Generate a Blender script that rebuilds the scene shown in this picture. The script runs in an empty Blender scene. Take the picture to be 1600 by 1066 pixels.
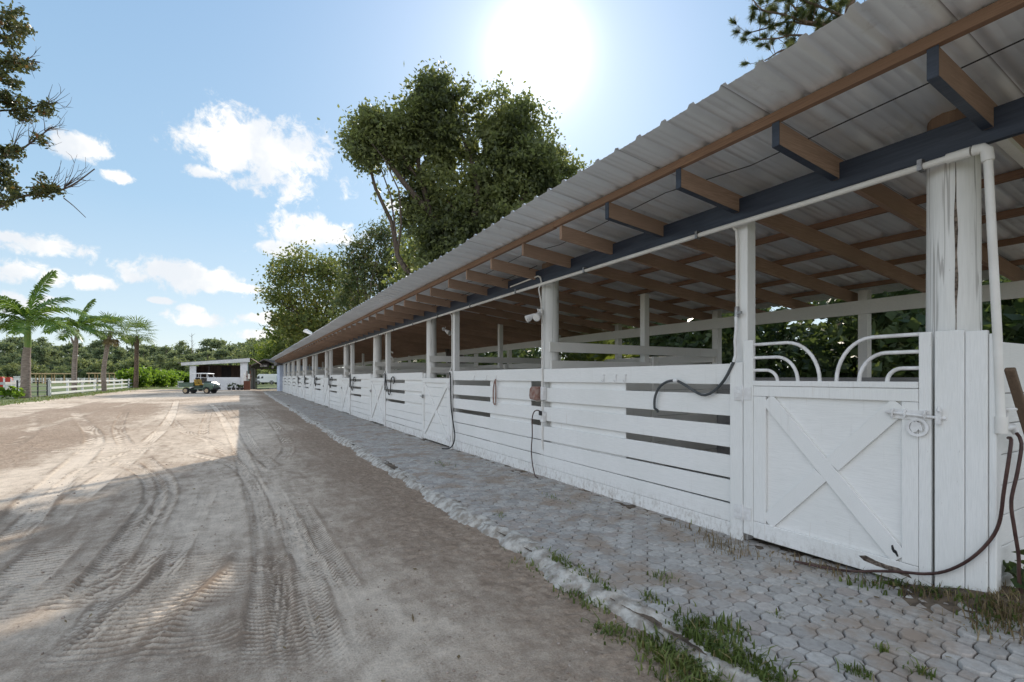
import bpy, math, random
import numpy as np
from mathutils import Vector, Matrix

random.seed(7)
rng = np.random.default_rng(11)
scene = bpy.context.scene
COL = scene.collection
R = math.radians
PI = math.pi

# ------------------------------------------------------------------ survey of the place
EYE = 1.40                                   # lens height above the yard
FPX = 755.0                                  # focal length in photo pixels (17 mm lens)
YAW = R(29.37)
SY, CY = math.sin(YAW), math.cos(YAW)


def P(px, py, Z):
    """a surveyed point: photo pixel + depth along the view -> place coordinates"""
    r = (px - 800.0) / FPX * Z
    return Vector((r * CY + Z * SY, -r * SY + Z * CY, EYE + (590.0 - py) / FPX * Z))


def G(px, py, z=0.0):
    """a surveyed point on the ground"""
    return P(px, py, FPX * (EYE - z) / (py - 590.0)).xy


def YX(px, X):
    """distance along the stable of a point on the plane x = X"""
    return X / math.tan(math.atan((px - 800.0) / FPX) + YAW)


def DIR(px, py):
    return (P(px, py, 1.0) - Vector((0, 0, EYE))).normalized()


# ------------------------------------------------------------------ mesh building
class MB:
    def __init__(self):
        self.v = []
        self.f = []

    def add(self, vs, fs):
        o = len(self.v)
        self.v.extend([tuple(p) for p in vs])
        self.f.extend([tuple(i + o for i in f) for f in fs])
        return self

    def box(self, x0, x1, y0, y1, z0, z1):
        vs = [(x, y, z) for z in (z0, z1) for y in (y0, y1) for x in (x0, x1)]
        return self.add(vs, [(0, 2, 3, 1), (4, 5, 7, 6), (0, 1, 5, 4), (2, 6, 7, 3), (0, 4, 6, 2), (1, 3, 7, 5)])

    def bar(self, p0, p1, w, h, side=None):
        """rectangular bar from p0 to p1; w along `side`, h across it"""
        p0, p1 = Vector(p0), Vector(p1)
        d = (p1 - p0).normalized()
        s = Vector(side) if side else Vector((0, 0, 1)).cross(d)
        if s.length < 1e-4:
            s = Vector((1, 0, 0))
        s = (s - d * s.dot(d)).normalized()
        u = d.cross(s)
        vs = []
        for p in (p0, p1):
            for a, b in ((-1, -1), (1, -1), (1, 1), (-1, 1)):
                vs.append(p + s * (a * w / 2) + u * (b * h / 2))
        return self.add(vs, [(3, 2, 1, 0), (4, 5, 6, 7), (0, 1, 5, 4), (1, 2, 6, 5), (2, 3, 7, 6), (3, 0, 4, 7)])

    def tube(self, pts, r, n=8, taper=None, caps=True):
        pts = [Vector(p) for p in pts]
        k = len(pts)
        rs = r if isinstance(r, (list, tuple)) else [r] * k
        prev = None
        vs, fs = [], []
        for i, p in enumerate(pts):
            d = (pts[min(i + 1, k - 1)] - pts[max(i - 1, 0)])
            d = d.normalized() if d.length > 1e-9 else Vector((0, 0, 1))
            if prev is None:
                a = Vector((0, 0, 1)) if abs(d.z) < .9 else Vector((1, 0, 0))
                s = d.cross(a).normalized()
            else:
                s = (prev - d * prev.dot(d)).normalized()
            prev = s
            u = d.cross(s)
            for j in range(n):
                t = 2 * PI * j / n
                vs.append(p + (s * math.cos(t) + u * math.sin(t)) * rs[i])
        for i in range(k - 1):
            for j in range(n):
                a, b = i * n + j, i * n + (j + 1) % n
                fs.append((a, b, b + n, a + n))
        if caps:
            fs.append(tuple(range(n - 1, -1, -1)))
            fs.append(tuple((k - 1) * n + j for j in range(n)))
        return self.add(vs, fs)

    def lathe(self, c, prof, n=16, axis='z'):
        c = Vector(c)
        vs, fs = [], []
        for (r, h) in prof:
            for j in range(n):
                t = 2 * PI * j / n
                a, b = r * math.cos(t), r * math.sin(t)
                vs.append(c + Vector({'z': (a, b, h), 'x': (h, a, b), 'y': (b, h, a)}[axis]))
        k = len(prof)
        for i in range(k - 1):
            for j in range(n):
                a, b = i * n + j, i * n + (j + 1) % n
                fs.append((a, b, b + n, a + n))
        fs.append(tuple(range(n - 1, -1, -1)))
        fs.append(tuple((k - 1) * n + j for j in range(n)))
        return self.add(vs, fs)

    def prism(self, loop, off):
        """closed loop of points swept by the vector off"""
        n = len(loop)
        off = Vector(off)
        a = [Vector(p) for p in loop]
        vs = a + [p + off for p in a]
        fs = [tuple(range(n - 1, -1, -1)), tuple(range(n, 2 * n))]
        for i in range(n):
            j = (i + 1) % n
            fs.append((i, j, j + n, i + n))
        return self.add(vs, fs)

    def ball(self, c, rx, ry, rz, n=10, m=6):
        prof = []
        c = Vector(c)
        vs, fs = [], []
        for i in range(m + 1):
            t = PI * i / m
            for j in range(n):
                q = 2 * PI * j / n
                vs.append(c + Vector((rx * math.sin(t) * math.cos(q), ry * math.sin(t) * math.sin(q), -rz * math.cos(t))))
        for i in range(m):
            for j in range(n):
                a, b = i * n + j, i * n + (j + 1) % n
                fs.append((a, b, b + n, a + n))
        return self.add(vs, fs)

    def build(self, name, mat, parent=None, smooth=False, bevel=0.0, label=None, local=False, angle=None):
        vs = self.v
        if parent is not None and not local:
            o = origin_of(parent)
            vs = [(x - o.x, y - o.y, z - o.z) for x, y, z in vs]
        me = bpy.data.meshes.new(name)
        me.from_pydata(vs, [], self.f)
        me.validate(clean_customdata=False)
        return finish(name, me, mat, parent, smooth, bevel, label)


def origin_of(o):
    p = Vector((0, 0, 0))
    while o is not None:
        p += o.location
        o = o.parent
    return p


def finish(name, me, mat, parent=None, smooth=False, bevel=0.0, label=None):
    import bmesh
    bm = bmesh.new()
    bm.from_mesh(me)
    bmesh.ops.recalc_face_normals(bm, faces=bm.faces)
    if smooth:
        for f in bm.faces:
            f.smooth = True
        for e in bm.edges:
            if len(e.link_faces) == 2 and e.calc_face_angle(0) > R(40):
                e.smooth = False
    bm.to_mesh(me)
    bm.free()
    me.materials.append(mat)
    ob = bpy.data.objects.new(name, me)
    COL.objects.link(ob)
    if parent is not None:
        ob.parent = parent
    if bevel:
        b = ob.modifiers.new('bevel', 'BEVEL')
        b.width = bevel
        b.segments = 2
        b.limit_method = 'ANGLE'
        b.angle_limit = R(50)
    if label:
        ob['label'] = label
    return ob


def raw_mesh(name, verts, quads, mat, parent=None, smooth=False, shift=True, attrs=None):
    """fast mesh from numpy arrays (n,3) and (m,4) or (m,3)"""
    verts = np.asarray(verts, dtype=np.float32)
    if parent is not None and shift:
        verts = verts - np.array(origin_of(parent), dtype=np.float32)
    quads = np.asarray(quads, dtype=np.int32)
    k = quads.shape[1]
    me = bpy.data.meshes.new(name)
    me.vertices.add(len(verts))
    me.vertices.foreach_set('co', verts.ravel())
    me.loops.add(quads.size)
    me.loops.foreach_set('vertex_index', quads.ravel())
    me.polygons.add(len(quads))
    me.polygons.foreach_set('loop_start', np.arange(0, quads.size, k, dtype=np.int32))
    me.polygons.foreach_set('loop_total', np.full(len(quads), k, dtype=np.int32))
    if smooth:
        me.polygons.foreach_set('use_smooth', np.ones(len(quads), dtype=bool))
    me.update(calc_edges=True)
    for an, av in (attrs or {}).items():
        a = me.attributes.new(an, 'FLOAT', 'POINT')
        a.data.foreach_set('value', np.asarray(av, dtype=np.float32).ravel())
    me.materials.append(mat)
    ob = bpy.data.objects.new(name, me)
    COL.objects.link(ob)
    if parent is not None:
        ob.parent = parent
    return ob


def tag(o, label=None, cat=None, group=None, kind=None):
    if label:
        o['label'] = label
    if cat:
        o['category'] = cat
    if group:
        o['group'] = group
    if kind:
        o['kind'] = kind
    return o


def thing(name, label, cat, loc=(0, 0, 0), group=None):
    o = bpy.data.objects.new(name, None)
    o.empty_display_size = .2
    COL.objects.link(o)
    o.location = loc
    return tag(o, label, cat, group)


def copy_tree(o, parent=None):
    c = o.copy()
    COL.objects.link(c)
    c.parent = parent
    for ch in list(o.children):
        copy_tree(ch, c)
    return c


# ------------------------------------------------------------------ numpy noise
_perm = rng.random((256, 256))


def vnoise(x, y):
    xi, yi = np.floor(x).astype(int), np.floor(y).astype(int)
    fx, fy = x - xi, y - yi
    fx = fx * fx * (3 - 2 * fx)
    fy = fy * fy * (3 - 2 * fy)
    g = lambda a, b: _perm[a & 255, b & 255]
    return (g(xi, yi) * (1 - fx) + g(xi + 1, yi) * fx) * (1 - fy) + (g(xi, yi + 1) * (1 - fx) + g(xi + 1, yi + 1) * fx) * fy


def fbm(x, y, oct=4, gain=.5):
    a, s, t = 1.0, 0, 0
    for i in range(oct):
        s = s + a * vnoise(x * 2 ** i + 17.3 * i, y * 2 ** i + 9.1 * i)
        t += a
        a *= gain
    return s / t


def smooth01(x, a, b):
    t = np.clip((x - a) / (b - a), 0, 1)
    return t * t * (3 - 2 * t)


def spline(pts, step):
    """Catmull-Rom through the points, resampled about every `step`"""
    pts = [np.array(p, dtype=float) for p in pts]
    q = [2 * pts[0] - pts[1]] + pts + [2 * pts[-1] - pts[-2]]
    out = []
    for i in range(1, len(q) - 2):
        n = max(2, int(np.linalg.norm(q[i + 1] - q[i]) / step))
        for k in range(n):
            t = k / n
            out.append(.5 * (2 * q[i] + (q[i + 1] - q[i - 1]) * t + (2 * q[i - 1] - 5 * q[i] + 4 * q[i + 1] - q[i + 2]) * t * t
                             + (3 * q[i] - q[i - 1] - 3 * q[i + 1] + q[i + 2]) * t ** 3))
    out.append(pts[-1])
    return np.array(out)


# ------------------------------------------------------------------ materials
class NT:
    """small helper round a node tree"""
    def __init__(self, tree):
        self.t = tree
        self.n = tree.nodes
        self.l = tree.links

    def new(self, kind, **kw):
        nd = self.n.new(kind)
        for k, v in kw.items():
            setattr(nd, k, v)
        return nd

    def set(self, sock, v):
        if isinstance(v, bpy.types.NodeSocket):
            self.l.new(v, sock)
        else:
            sock.default_value = v

    def math(self, op, a, b=None, c=None, clamp=False):
        nd = self.n.new('ShaderNodeMath')
        nd.operation = op
        nd.use_clamp = clamp
        self.set(nd.inputs[0], a)
        if b is not None:
            self.set(nd.inputs[1], b)
        if c is not None:
            self.set(nd.inputs[2], c)
        return nd.outputs[0]

    def mix(self, fac, a, b, blend='MIX'):
        nd = self.n.new('ShaderNodeMix')
        nd.data_type = 'RGBA'
        nd.blend_type = blend
        self.set(nd.inputs['Factor'], fac)
        self.set(nd.inputs[6], a)
        self.set(nd.inputs[7], b)
        return nd.outputs[2]

    def remap(self, v, a, b, c=0.0, d=1.0, smooth=True):
        nd = self.n.new('ShaderNodeMapRange')
        nd.interpolation_type = 'SMOOTHSTEP' if smooth else 'LINEAR'
        self.set(nd.inputs[0], v)
        for i, q in enumerate((a, b, c, d)):
            self.set(nd.inputs[i + 1], q)
        return nd.outputs[0]

    def noise(self, vec, scale, detail=4, rough=.55, dist=0.0):
        nd = self.n.new('ShaderNodeTexNoise')
        self.set(nd.inputs['Vector'], vec)
        nd.inputs['Scale'].default_value = scale
        nd.inputs['Detail'].default_value = detail
        nd.inputs['Roughness'].default_value = rough
        nd.inputs['Distortion'].default_value = dist
        return nd.outputs[0]

    def scale(self, vec, s):
        nd = self.n.new('ShaderNodeVectorMath')
        nd.operation = 'MULTIPLY'
        self.set(nd.inputs[0], vec)
        nd.inputs[1].default_value = s
        return nd.outputs[0]

    def bump(self, h, strength, dist=.01):
        nd = self.n.new('ShaderNodeBump')
        nd.inputs['Strength'].default_value = strength
        nd.inputs['Distance'].default_value = dist
        self.set(nd.inputs['Height'], h)
        return nd.outputs[0]


def c4(c):
    return (c[0], c[1], c[2], 1.0)


def new_mat(name):
    m = bpy.data.materials.new(name)
    m.use_nodes = True
    nt = NT(m.node_tree)
    nt.n.clear()
    out = nt.new('ShaderNodeOutputMaterial')
    bs = nt.new('ShaderNodeBsdfPrincipled')
    nt.l.new(bs.outputs[0], out.inputs[0])
    geo = nt.new('ShaderNodeNewGeometry')
    return m, nt, bs, geo, out


def mat_plain(name, c1, c2=None, scale=6.0, rough=.6, metal=0.0, bump=0.0, stretch=(1, 1, 1), spec=.35, bdist=.01):
    m, nt, bs, geo, out = new_mat(name)
    c2 = c2 or tuple(x * .8 for x in c1)
    pos = nt.scale(geo.outputs['Position'], stretch)
    n = nt.noise(pos, scale, 5)
    f = nt.remap(n, .35, .65)
    nt.set(bs.inputs['Base Color'], nt.mix(f, c4(c1), c4(c2)))
    bs.inputs['Roughness'].default_value = rough
    bs.inputs['Metallic'].default_value = metal
    bs.inputs['Specular IOR Level'].default_value = spec
    if bump:
        nt.set(bs.inputs['Normal'], nt.bump(nt.noise(pos, scale * 3, 4), bump, bdist))
    return m


def mat_paint(name, base, stretch, dirt=.5, chips=.5, rough=.5, dirt_z=.32, brown_above=None, crack=0.0):
    """weathered paint over timber: grain, chips, dirt climbing from the ground"""
    m, nt, bs, geo, out = new_mat(name)
    pos = geo.outputs['Position']
    sep = nt.new('ShaderNodeSeparateXYZ')
    nt.set(sep.inputs[0], pos)
    g = nt.noise(nt.scale(pos, stretch), 14, 6, .6)
    big = nt.noise(pos, 1.7, 4)
    col = nt.mix(nt.remap(g, .3, .75), c4(base), c4(tuple(x * .90 for x in base)))
    col = nt.mix(nt.remap(big, .35, .7, 0, .35), col, c4((base[0] * .84, base[1] * .85, base[2] * .83)))
    # dirt splash near the ground
    dz = nt.remap(sep.outputs[2], 0.0, dirt_z, 1, 0)
    dn = nt.remap(nt.noise(nt.scale(pos, (1, 1, .5)), 26, 6, .75), .45, .66)
    col = nt.mix(nt.math('MULTIPLY', nt.math('MULTIPLY', dz, dn), dirt), col, (.33, .28, .23, 1))
    # small chips and nail stains
    ch = nt.remap(nt.noise(nt.scale(pos, tuple(.35 * s + .65 for s in stretch)), 30, 4, .6), .705, .73)
    col = nt.mix(nt.math('MULTIPLY', ch, chips), col, (.22, .17, .13, 1))
    streak = nt.remap(nt.noise(nt.scale(pos, (9, 9, .6)), 3, 4, .6), .60, .8, 0, .25)
    col = nt.mix(streak, col, (.50, .48, .45, 1))
    rs = nt.remap(nt.noise(nt.scale(pos, (15, 15, .9)), 2.0, 3, .5), .70, .80, 0, .32)
    col = nt.mix(rs, col, (.46, .33, .22, 1))
    h = g
    if crack:
        cr = nt.noise(nt.scale(pos, (8, 8, .22)), 1.5, 3, .55, .08)
        line = nt.math('ABSOLUTE', nt.math('SUBTRACT', cr, .5))
        ck = nt.remap(line, 0.004, .022, 1, 0)
        col = nt.mix(nt.math('MULTIPLY', ck, crack), col, (.12, .09, .08, 1))
        h = nt.math('SUBTRACT', g, nt.math('MULTIPLY', ck, 1.5))
    if brown_above:
        col = nt.mix(nt.remap(sep.outputs[2], brown_above, brown_above + .02), col,
                     nt.mix(g, (.16, .10, .065, 1), (.30, .20, .14, 1)))
    nt.set(bs.inputs['Base Color'], col)
    bs.inputs['Roughness'].default_value = rough
    bs.inputs['Specular IOR Level'].default_value = .3
    nt.set(bs.inputs['Normal'], nt.bump(h, .35 if not crack else .3, .006))
    return m


def mat_wood(name, a, b, stretch, rough=.7):
    m, nt, bs, geo, out = new_mat(name)
    pos = geo.outputs['Position']
    g = nt.noise(nt.scale(pos, stretch), 9, 6, .62, .3)
    k = nt.noise(pos, 1.3, 3)
    col = nt.mix(nt.remap(g, .3, .7), c4(a), c4(b))
    col = nt.mix(nt.remap(k, .32, .66, 0, .8), col, c4(tuple(x * .6 for x in a)))
    rnd = nt.remap(geo.outputs['Random Per Island'], 0, 1, 0, .35, False)
    col = nt.mix(rnd, col, c4((a[0] * .55, a[1] * .55, a[2] * .58)))
    nt.set(bs.inputs['Base Color'], col)
    bs.inputs['Roughness'].default_value = rough
    bs.inputs['Specular IOR Level'].default_value = .2
    nt.set(bs.inputs['Normal'], nt.bump(g, .4, .006))
    return m


def mat_leaf(name, dark, mid, light, trans=.45, rough=.45, yellow=None, clump=.8):
    """leaf blades: every blade its own tone, light and dark clumps, light shining through"""
    m = bpy.data.materials.new(name)
    m.use_nodes = True
    nt = NT(m.node_tree)
    nt.n.clear()
    out = nt.new('ShaderNodeOutputMaterial')
    geo = nt.new('ShaderNodeNewGeometry')
    r = geo.outputs['Random Per Island']
    big = nt.noise(geo.outputs['Position'], clump, 3)
    f = nt.math('ADD', nt.math('MULTIPLY', r, .6), nt.remap(big, .3, .7, -.15, .55))
    ramp = nt.new('ShaderNodeValToRGB')
    nt.set(ramp.inputs[0], f)
    e = ramp.color_ramp.elements
    e[0].position, e[0].color = .1, c4(dark)
    e[1].position, e[1].color = .85, c4(light)
    x = e.new(.5)
    x.color = c4(mid)
    col = ramp.outputs[0]
    if yellow:
        y = nt.remap(nt.math('FRACT', nt.math('MULTIPLY', r, 37.7)), .93, .95)
        col = nt.mix(y, col, c4(yellow))
    d = nt.new('ShaderNodeBsdfPrincipled')
    nt.set(d.inputs['Base Color'], col)
    d.inputs['Roughness'].default_value = rough
    d.inputs['Specular IOR Level'].default_value = .3
    t = nt.new('ShaderNodeBsdfTranslucent')
    nt.set(t.inputs[0], nt.mix(.5, col, (light[0] * 1.5, light[1] * 1.5, light[2] * .7, 1)))
    mx = nt.new('ShaderNodeMixShader')
    mx.inputs[0].default_value = trans
    nt.l.new(d.outputs[0], mx.inputs[1])
    nt.l.new(t.outputs[0], mx.inputs[2])
    nt.l.new(mx.outputs[0], out.inputs[0])
    return m


def mat_glass(name, tint=(.05, .06, .07)):
    m, nt, bs, geo, out = new_mat(name)
    bs.inputs['Base Color'].default_value = c4(tint)
    bs.inputs['Roughness'].default_value = .08
    bs.inputs['Specular IOR Level'].default_value = .6
    return m
# ------------------------------------------------------------------ camera
cam_d = bpy.data.cameras.new('camera')
cam = bpy.data.objects.new('camera', cam_d)
COL.objects.link(cam)
cam.location = (0, 0, EYE)
cam.rotation_euler = (R(90), 0, -YAW)
cam_d.sensor_width = 36.0
cam_d.lens = 36.0 * FPX / 1600.0
cam_d.shift_y = (590.0 - 533.0) / 1600.0
cam_d.clip_end = 4000.0
cam_d.clip_start = .05
scene.camera = cam

scene.view_settings.view_transform = 'Standard'
scene.view_settings.look = 'None'
scene.view_settings.exposure = 0.0
scene.view_settings.gamma = 1.0
scene.render.engine = 'CYCLES'
scene.cycles.max_bounces = 7
scene.cycles.diffuse_bounces = 5
scene.cycles.glossy_bounces = 3
scene.cycles.transmission_bounces = 4
scene.cycles.transparent_max_bounces = 6
scene.cycles.use_denoising = True

# ------------------------------------------------------------------ sun and sky
SUN = Vector((.535, .842, .667)).normalized()
sun_el = math.asin(SUN.z)
sun_az = math.atan2(SUN.x, SUN.y)
sl = bpy.data.lights.new('sun', 'SUN')
sl.energy = 5.0
sl.angle = R(.55)
sl.color = (1.0, .90, .77)
so = bpy.data.objects.new('sun', sl)
COL.objects.link(so)
so.rotation_euler = (-SUN).to_track_quat('-Z', 'Y').to_euler()

SKY_STRENGTH = .13
world = bpy.data.worlds.new('World')
scene.world = world
world.use_nodes = True
w = NT(world.node_tree)
w.n.clear()
wo = w.new('ShaderNodeOutputWorld')
bg = w.new('ShaderNodeBackground')
w.l.new(bg.outputs[0], wo.inputs[0])
bg.inputs[1].default_value = SKY_STRENGTH
tc = w.new('ShaderNodeTexCoord')
dirv = tc.outputs['Generated']
sky = w.new('ShaderNodeTexSky')
sky.sky_type = 'NISHITA'
sky.sun_disc = False
sky.sun_elevation = sun_el
sky.sun_rotation = sun_az
sky.air_density = 1.0
sky.dust_density = .3
sky.ozone_density = 1.6
sp = w.new('ShaderNodeSeparateXYZ')
w.set(sp.inputs[0], dirv)
az = w.math('ARCTAN2', sp.outputs[0], sp.outputs[1])
el = w.math('ARCSINE', sp.outputs[2])
SK = 1.0 / SKY_STRENGTH
skyc = w.mix(1.0, sky.outputs[0], (1.22, 1.10, 1.0, 1), 'MULTIPLY')
# thin high haze, paler towards the horizon
hz = w.remap(el, 0.0, .70, 0.0, 1.0, False)
hr_ = w.new('ShaderNodeValToRGB')
w.set(hr_.inputs[0], hz)
ee = hr_.color_ramp.elements
ee[0].position, ee[0].color = 0.0, (.74, .87, .95, 1)
ee[1].position, ee[1].color = 1.0, (.27, .49, .79, 1)
e3 = ee.new(.42)
e3.color = (.42, .66, .89, 1)
air = w.mix(1.0, hr_.outputs[0], (SK, SK, SK, 1), 'MULTIPLY')
skyc = w.mix(.78, skyc, air)
# fair-weather clouds, each laid at a bearing and height of its own
clouds = [(415, 240, 132, 76), (350, 225, 84, 56), (360, 250, 60, 30), (480, 258, 50, 28), (400, 210, 66, 36), (322, 270, 46, 15), (125, 228, 62, 28), (192, 277, 32, 14),
          (490, 366, 88, 32), (440, 390, 54, 18), (300, 434, 100, 27), (265, 424, 50, 18), (380, 450, 45, 10),
          (72, 386, 84, 27), (20, 372, 40, 14), (55, 424, 70, 26), (140, 440, 46, 15), (310, 500, 66, 18),
          (300, 484, 30, 9), (415, 498, 46, 13), (620, 322, 24, 12), (250, 470, 25, 7), (400, 525, 60, 14),
          (-150, 330, 120, 50), (-300, 200, 150, 60), (40, 478, 90, 22), (700, 420, 50, 14)]
n1 = w.noise(dirv, 9.0, 7, .62, .25)
n2 = w.noise(dirv, 34.0, 6, .65, .4)
nn = w.math('ADD', w.math('MULTIPLY', n1, .5), w.math('MULTIPLY', n2, .5))
cm = None
for cx, cy, hw, hh in clouds:
    d0, d1, d2 = DIR(cx, cy), DIR(cx + hw, cy), DIR(cx, cy - hh)
    a0, e0 = math.atan2(d0.x, d0.y), math.asin(d0.z)
    aw = d0.angle(d1) / max(.2, math.cos(e0))
    eh = d0.angle(d2)
    du = w.math('DIVIDE', w.math('SUBTRACT', az, a0), aw)
    dv = w.math('DIVIDE', w.math('SUBTRACT', el, e0), eh)
    q = w.math('SUBTRACT', 1.0, w.math('SQRT', w.math('ADD', w.math('MULTIPLY', du, du), w.math('MULTIPLY', dv, dv))))
    cm = q if cm is None else w.math('MAXIMUM', cm, q)
# generic scattered cloud away from the surveyed ones
den = w.math('ADD', cm, w.math('MULTIPLY', w.math('SUBTRACT', nn, .5), 3.6))
dens = w.remap(den, .05, .55, 0, 1)
shade = w.remap(w.noise(dirv, 14.0, 4, .55), .35, .65)
ccol = w.mix(shade, (.86 * SK, .90 * SK, .95 * SK, 1), (1.12 * SK, 1.10 * SK, 1.06 * SK, 1))
skyc = w.mix(w.math('MULTIPLY', dens, .96), skyc, ccol)
# bright fill added to the unseen sky opposite the sun to lift the shade
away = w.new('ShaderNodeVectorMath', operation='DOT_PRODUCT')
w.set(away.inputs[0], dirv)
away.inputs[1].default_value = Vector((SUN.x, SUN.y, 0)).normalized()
fill_sky = w.remap(away.outputs['Value'], .10, -.35, 0, 1)
fill_sky = w.math('MULTIPLY', fill_sky, w.remap(n1, .30, .52, .55, 1.0))
skyc = w.mix(fill_sky, skyc, (1.15 * SK, 1.22 * SK, 1.33 * SK, 1))
# the bright aureole of hazy air round the sun
dt = w.new('ShaderNodeVectorMath', operation='DOT_PRODUCT')
w.set(dt.inputs[0], dirv)
dt.inputs[1].default_value = SUN
ang = w.math('ARCCOSINE', w.math('MINIMUM', dt.outputs['Value'], .99999))
core = w.math('EXPONENT', w.math('MULTIPLY', w.math('POWER', w.math('DIVIDE', ang, .066), 2.0), -1.0))
wide = w.math('EXPONENT', w.math('DIVIDE', ang, -.20))
glow = w.math('ADD', w.math('MULTIPLY', core, 1.2 * SK), w.math('MULTIPLY', wide, .55 * SK))
gl = w.new('ShaderNodeCombineColor')
w.set(gl.inputs[0], glow)
w.set(gl.inputs[1], w.math('MULTIPLY', glow, .98))
w.set(gl.inputs[2], w.math('MULTIPLY', glow, .99))
skyc = w.mix(1.0, skyc, gl.outputs[0], 'ADD')
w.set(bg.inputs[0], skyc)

# ------------------------------------------------------------------ ground heights
ZW = np.array([(-9, .24), (-1, .25), (1.0, .215), (1.3, .14), (1.8, .10), (2.5, .07), (5.4, .055), (9, .015), (80, .015)])


def walk_z(x, y):
    zw = np.interp(y, ZW[:, 0], ZW[:, 1])
    t = np.clip((np.asarray(x) - 2.1) / 1.5, 0, 1)
    return .02 + (zw - .02) * t ** 1.3


def curb_x(y):
    return 2.02 + .10 * (fbm(np.asarray(y) * .9, np.asarray(y) * 0 + 3.3, 3) - .5) * 2 + .05 * (vnoise(np.asarray(y) * 5, np.asarray(y) * 0 + 8.8) - .5)


# ------------------------------------------------------------------ the sand yard, with tyre tracks pressed into it
def gs(*pix):
    return [tuple(G(a, b)) for a, b in pix]


TRACKS = [   # points, width, depth, tread (pitch, slant, height), pale
    (gs((330, 632), (345, 650), (376, 705), (416, 748), (446, 800), (466, 850), (496, 895), (529, 960), (566, 1066)), .20, .014, (.050, 1.2, .008), .9),
    (gs((350, 632), (368, 655), (396, 700), (430, 735), (470, 790), (502, 850), (545, 930), (600, 1040), (612, 1066)), .20, .010, (.050, -1.2, .006), .5),
    (gs((372, 700), (400, 770), (418, 830), (424, 906), (420, 980), (414, 1066)), .24, .014, (.045, .5, .009), .35),
    (gs((440, 800), (448, 870), (458, 950), (470, 1020), (482, 1066)), .24, .016, (.048, .7, .010), .30),
    (gs((0, 707), (90, 706), (175, 702), (262, 703), (328, 716), (372, 731), (407, 770), (424, 830)), .22, .012, (.05, .9, .007), .6),
    (gs((150, 718), (180, 722), (212, 732), (236, 750), (242, 778), (214, 822), (152, 906), (90, 978), (20, 1066)), .22, .018, (.05, .3, .008), .3),
    (gs((222, 712), (236, 726), (254, 744), (262, 772), (240, 815), (190, 890), (120, 985), (60, 1066)), .20, .016, (.05, -.3, .008), .3),
    (gs((330, 850), (285, 900), (245, 936), (184, 994), (105, 1066)), .42, .020, (.062, .12, .022), .25),
    (gs((230, 850), (180, 900), (110, 960), (20, 1040)), .40, .014, (.062, .1, .014), .3),
    (gs((120, 820), (60, 880), (-40, 960)), .34, .012, (.06, .1, .010), .4),
    (gs((102, 628), (112, 640), (131, 661), (146, 680), (142, 700), (108, 735), (60, 780), (10, 850)), .34, .016, (.06, .5, .006), .8),
    (gs((46, 640), (53, 660), (44, 680), (10, 700)), .30, .014, (.06, .5, .006), .8),
    (gs((198, 640), (186, 664), (190, 684), (206, 703)), .26, .016, (.06, .5, .008), .3),
    (gs((276, 626), (270, 645), (256, 668), (232, 690), (196, 722), (120, 780), (70, 830)), .26, .012, (.05, .9, .005), .9),
    (gs((262, 650), (285, 672), (330, 690), (365, 715)), .22, .012, (.05, .6, .007), .3),
    (gs((328, 640), (320, 665), (318, 690)), .20, .014, (.05, .3, .010), .3),
    (gs((396, 636), (420, 655), (441, 680), (450, 702), (432, 730)), .22, .014, (.05, .8, .007), .35),
    (gs((420, 860), (370, 910), (300, 985), (215, 1080)), .36, .014, (.06, .1, .016), .35),
    (gs((120, 880), (60, 940), (-20, 1010)), .40, .014, (.062, .1, .016), .3),
    (gs((0, 860), (70, 790), (140, 730), (250, 690)), .20, .012, (.05, .9, .006), .6),
    (gs((330, 760), (310, 800), (270, 870), (240, 930)), .18, .010, (.05, .9, .005), .5),
    (gs((300, 770), (270, 820), (215, 890), (140, 980), (80, 1050)), .18, .010, (.05, .9, .006), .45),
    (gs((0, 676), (60, 668), (160, 640), (240, 622)), .4, .012, (.06, .9, .004), .8),
    (gs((0, 655), (80, 640), (180, 622), (240, 614)), .4, .012, (.06, .9, .004), .8),
    (gs((520, 1066), (505, 980), (480, 880), (452, 790)), .16, .010, (.045, -.9, .007), .5),
    (gs((330, 960), (350, 1000), (352, 1066)), .22, .010, (.05, .3, .008), .4),
]

xs = np.concatenate([-3.6 - np.geomspace(.03, 10.0, 80)[::-1], np.arange(-3.6, 2.22, .020)])
ys = [-7.0, -4.0, -2.0, -.5, .2, .5]
y = .7
while y < 70:
    ys.append(y)
    y += max(.010, .0037 * y)
ys = np.array(ys)
NX, NY = len(xs), len(ys)
gx, gy = np.meshgrid(xs, ys)
X, Y = gx.ravel(), gy.ravel()
H = .050 * (fbm(X * .35 + 3, Y * .35, 4) - .5) + .018 * (fbm(X * 1.7, Y * 1.7 + 5, 3) - .5)
tone = .55 + .9 * (fbm(X * .5 + 40, Y * .33 + 7, 4) - .5)
loose = smooth01(fbm(X * .8 + 11, Y * .45 + 2, 4), .52, .66) * .55
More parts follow.
